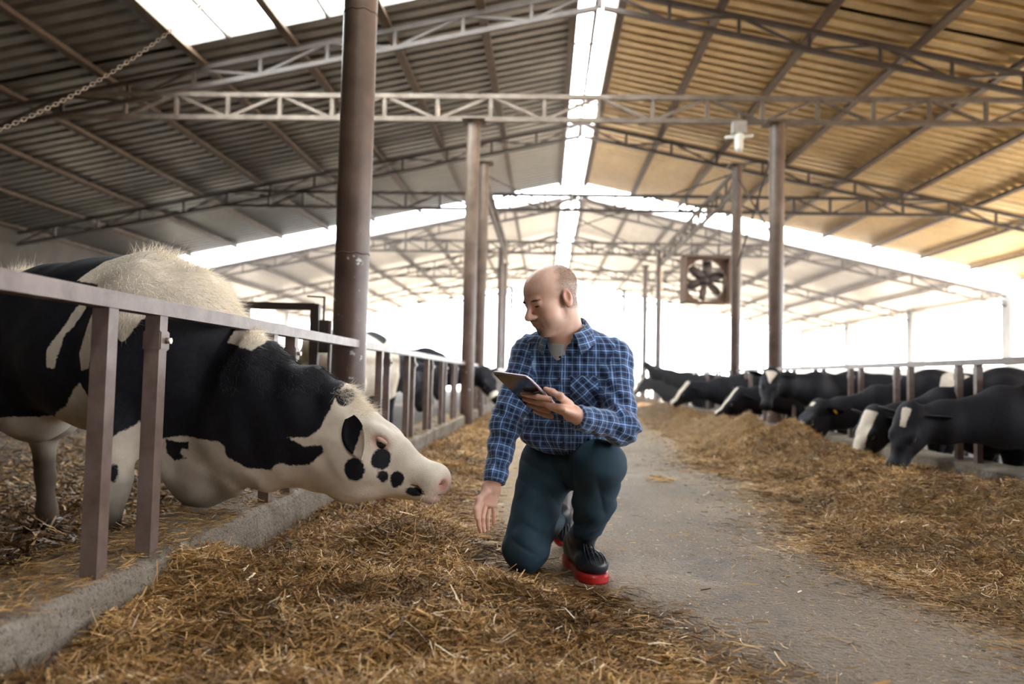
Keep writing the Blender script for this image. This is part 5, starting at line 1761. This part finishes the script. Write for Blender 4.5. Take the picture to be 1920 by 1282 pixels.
def fan():
    c = P(1322, 526, 15.6)
    t = empty('barn_fan', c, math.radians(10), 'square barn ventilation fan with six dark blades hanging beside post', 'fan')
    S, D = .48, .36
    m = MAT['fan_frame']
    for n, lo, hi in (('housing_side', (-S, -D / 2, -S), (-S + .03, D / 2, S)), ('housing_side', (S - .03, -D / 2, -S), (S, D / 2, S)),
                      ('housing_top', (-S, -D / 2, S - .03), (S, D / 2, S)), ('housing_bottom', (-S, -D / 2, -S), (S, D / 2, -S + .03))):
        box_mesh(n, lo, hi, m, t)
    # round inlet plate
    seg = 48; V = []; F = []
    for k in range(seg):
        a = 2 * math.pi * k / seg
        ca, sa = math.cos(a), math.sin(a)
        q = (S - .02) / max(abs(ca), abs(sa))
        for yy in (-.02, .02): V += [(.44 * ca, yy, .44 * sa), (q * ca, yy, q * sa)]
    for k in range(seg):
        a, b = 4 * k, 4 * ((k + 1) % seg)
        F += [(a, a + 1, b + 1, b), (a + 2, b + 2, b + 3, a + 3), (a, b, b + 2, a + 2)]
    link('inlet_plate', mesh_np('inlet_plate', V, F), m, t)
    hub = ball('hub', (0, 0, 0), (.085, .07, .085), MAT['fan_blade'], t)
    for k in range(6):
        a = 2 * math.pi * k / 6 + .35
        V, F = [], []
        for lay in (0, 1):
            for i in range(6):
                rr = .07 + .35 * i / 5
                w = .045 + .055 * math.sin(math.pi * min(1, i / 5 * .8 + .15))
                tw = .55 - .3 * i / 5
                for s in (-1, 1):
                    x, z = rr, s * w * math.cos(tw); yy = s * w * math.sin(tw) + (.006 if lay else 0)
                    V.append((x * math.cos(a) - z * math.sin(a), yy, x * math.sin(a) + z * math.cos(a)))
        for i in range(5):
            b = 2 * i
            F += [(b, b + 1, b + 3, b + 2), (12 + b, 12 + b + 2, 12 + b + 3, 12 + b + 1), (b, b + 2, 14 + b, 12 + b), (b + 1, 13 + b, 15 + b, b + 3)]
        F += [(0, 12, 13, 1), (10, 11, 23, 22)]
        link('blade', mesh_np('blade', V, F, True), MAT['fan_blade'], t)
    for z in (-.03, .03): pass
    bar('motor_strut', (0, .09, -S), (0, .09, S), .05, .04, m, t)
    bar('motor_strut', (-S, .11, 0), (S, .11, 0), .05, .04, m, t)
    for s in (-1, 1): tube('hanger_rod', (s * .3, 0, S), (s * .3, 0, 4.48 - c.z), .022, MAT['steel_brown'], t, 8)
    bar('hanger_bar', (-.4, 0, 4.46 - c.z), (.4, 0, 4.46 - c.z), .05, .05, MAT['steel_brown'], t)
fan()

def lamp():
    y = FRAMES[3] - .09
    a = P(1386, 226, y)
    t = empty('hanging_lamp', a, 0, 'white bulb lamp with grey box hanging from the level roof tie', 'lamp')
    box_mesh('ballast_box', (-.11, -.07, -.22), (.11, .07, -.02), MAT['lamp_grey'], t, .01)
    tube('hanger', (0, 0, -.03), (0, 0, .12), .03, MAT['steel_dusty'], t, 8)
    bar('cross_arm', (-.22, 0, -.27), (.22, 0, -.24), .045, .045, MAT['lamp_white'], t)
    R = Solid().cone((0, 0, -.20), (0, 0, -.27), .055, .075, .01).cone((0, 0, -.27), (0, 0, -.43), .072, .062, .02).ell((0, 0, -.45), (.06, .06, .06), .02)
    v, q = R.mesh(.012); link('bulb', mesh_np('bulb', v, q, True), MAT['lamp_white'], t)
lamp()

def gate():
    y = 5.45
    a, b = P(592, 575, y), P(330, 571, y)
    t = empty('pen_gate', (a.x, y, PEN_Z), 0, 'dark brown tubular pen gate standing behind the big cow', 'gate')
    m = MAT['gate']
    zt = a.z - PEN_Z; w = b.x - a.x
    bar('top_rail', (0, 0, zt), (w, 0, zt), .05, .055, m, t)
    bar('bottom_rail', (0, 0, .35), (w, 0, .35), .05, .05, m, t)
    bar('middle_rail', (0, 0, .72), (w, 0, .72), .05, .05, m, t)
    for k, x in enumerate((0, w * .5, w)):
        bar('upright', (x, 0, .02), (x, 0, zt + .02), .065, .05, m, t)
    box_mesh('hinge_plate', (.04, -.03, zt - .34), (.11, .03, zt - .10), m, t)
    bar('latch_bar', (-.06, -.02, zt + .075), (.075, -.02, zt + .070), .012, .012, m, t)
    bar('latch_drop', (.07, -.02, zt + .075), (.07, -.02, zt - .12), .014, .014, m, t)
    bar('slam_bar', (.115, 0, .1), (.115, 0, zt - .1), .02, .03, MAT['fence'], t)
gate()

def chain():
    p0, p1 = P(430, -40, 6.6), P(-40, 258, 4.9)
    V, F = [], []
    n = 74
    for k in range(n):
        t = (k + .5) / n
        c = p0.lerp(p1, t); c.z -= .16 * (1 - (2 * t - 1) ** 2)
        t2 = t + .01; c2 = p0.lerp(p1, t2); c2.z -= .16 * (1 - (2 * t2 - 1) ** 2)
        ax = (c2 - c).normalized()
        s = ax.cross(Vector((0, 0, 1))).normalized(); u = s.cross(ax)
        if k % 2: s, u = u, -s
        base = len(V)
        for i in range(10):
            a = 2 * math.pi * i / 10
            ctr = c + ax * (.026 * math.cos(a)) + s * (.013 * math.sin(a))
            rad = (ax * (.026 * math.cos(a)) + s * (.013 * math.sin(a))).normalized()
            for j in range(4):
                b = 2 * math.pi * j / 4
                V.append(ctr + rad * (.0048 * math.cos(b)) + u * (.0048 * math.sin(b)))
        for i in range(10):
            for j in range(4):
                F.append((base + i * 4 + j, base + ((i + 1) % 10) * 4 + j, base + ((i + 1) % 10) * 4 + (j + 1) % 4, base + i * 4 + (j + 1) % 4))
    o = link('hanging_chain', mesh_np('hanging_chain', [tuple(v) for v in V], F, True), MAT['chain'])
    tag(o, 'rusty slack chain strung under the roof by the skylight', 'chain')
chain()

def bird():
    c = P(786, 566, 14.6)
    t = empty('bird', c, 0, 'small dark bird flying under the roof near the post pair', 'bird')
    S = Solid().ell((0, 0, 0), (.055, .022, .022), .01).ell((.055, 0, .012), (.02, .016, .016), .015).econe((-.045, 0, 0), (-.11, 0, .004), (.014, .008), (.02, .004), .01)
    for s in (-1, 1): S.econe((.01, s * .015, .008), (-.025, s * .12, .035), (.006, .03), (.004, .012), .012, (1, 0, 0))
    v, q = S.mesh(.006)
    link('body', mesh_np('body', v, q, True), MAT['bird'], t)
    ball('beak', (.078, 0, .010), (.012, .004, .004), MAT['hoof'], t)
bird()

# ------------------------------------------------------------------ haze volume added to imitate glow from the bright background
def haze():
    m = bpy.data.materials.new('glow_haze_volume'); m.use_nodes = True
    nt = m.node_tree; nt.nodes.remove(nt.nodes['Principled BSDF'])
    vs = nt.nodes.new('ShaderNodeVolumeScatter')
    vs.inputs['Color'].default_value = (1.0, 0.96, 0.95, 1)
    vs.inputs['Density'].default_value = 0.009
    vs.inputs['Anisotropy'].default_value = 0.35
    nt.links.new(vs.outputs[0], nt.nodes['Material Output'].inputs['Volume'])
    o = box_mesh('haze', (RIDGE_X - HALF + .4, 13.0, .02), (RIDGE_X + HALF - .4, Y_END + 12, 7.6), m)
    tag(o, 'thin haze added as bright glow filling the far barn', 'haze', kind='stuff')
haze()
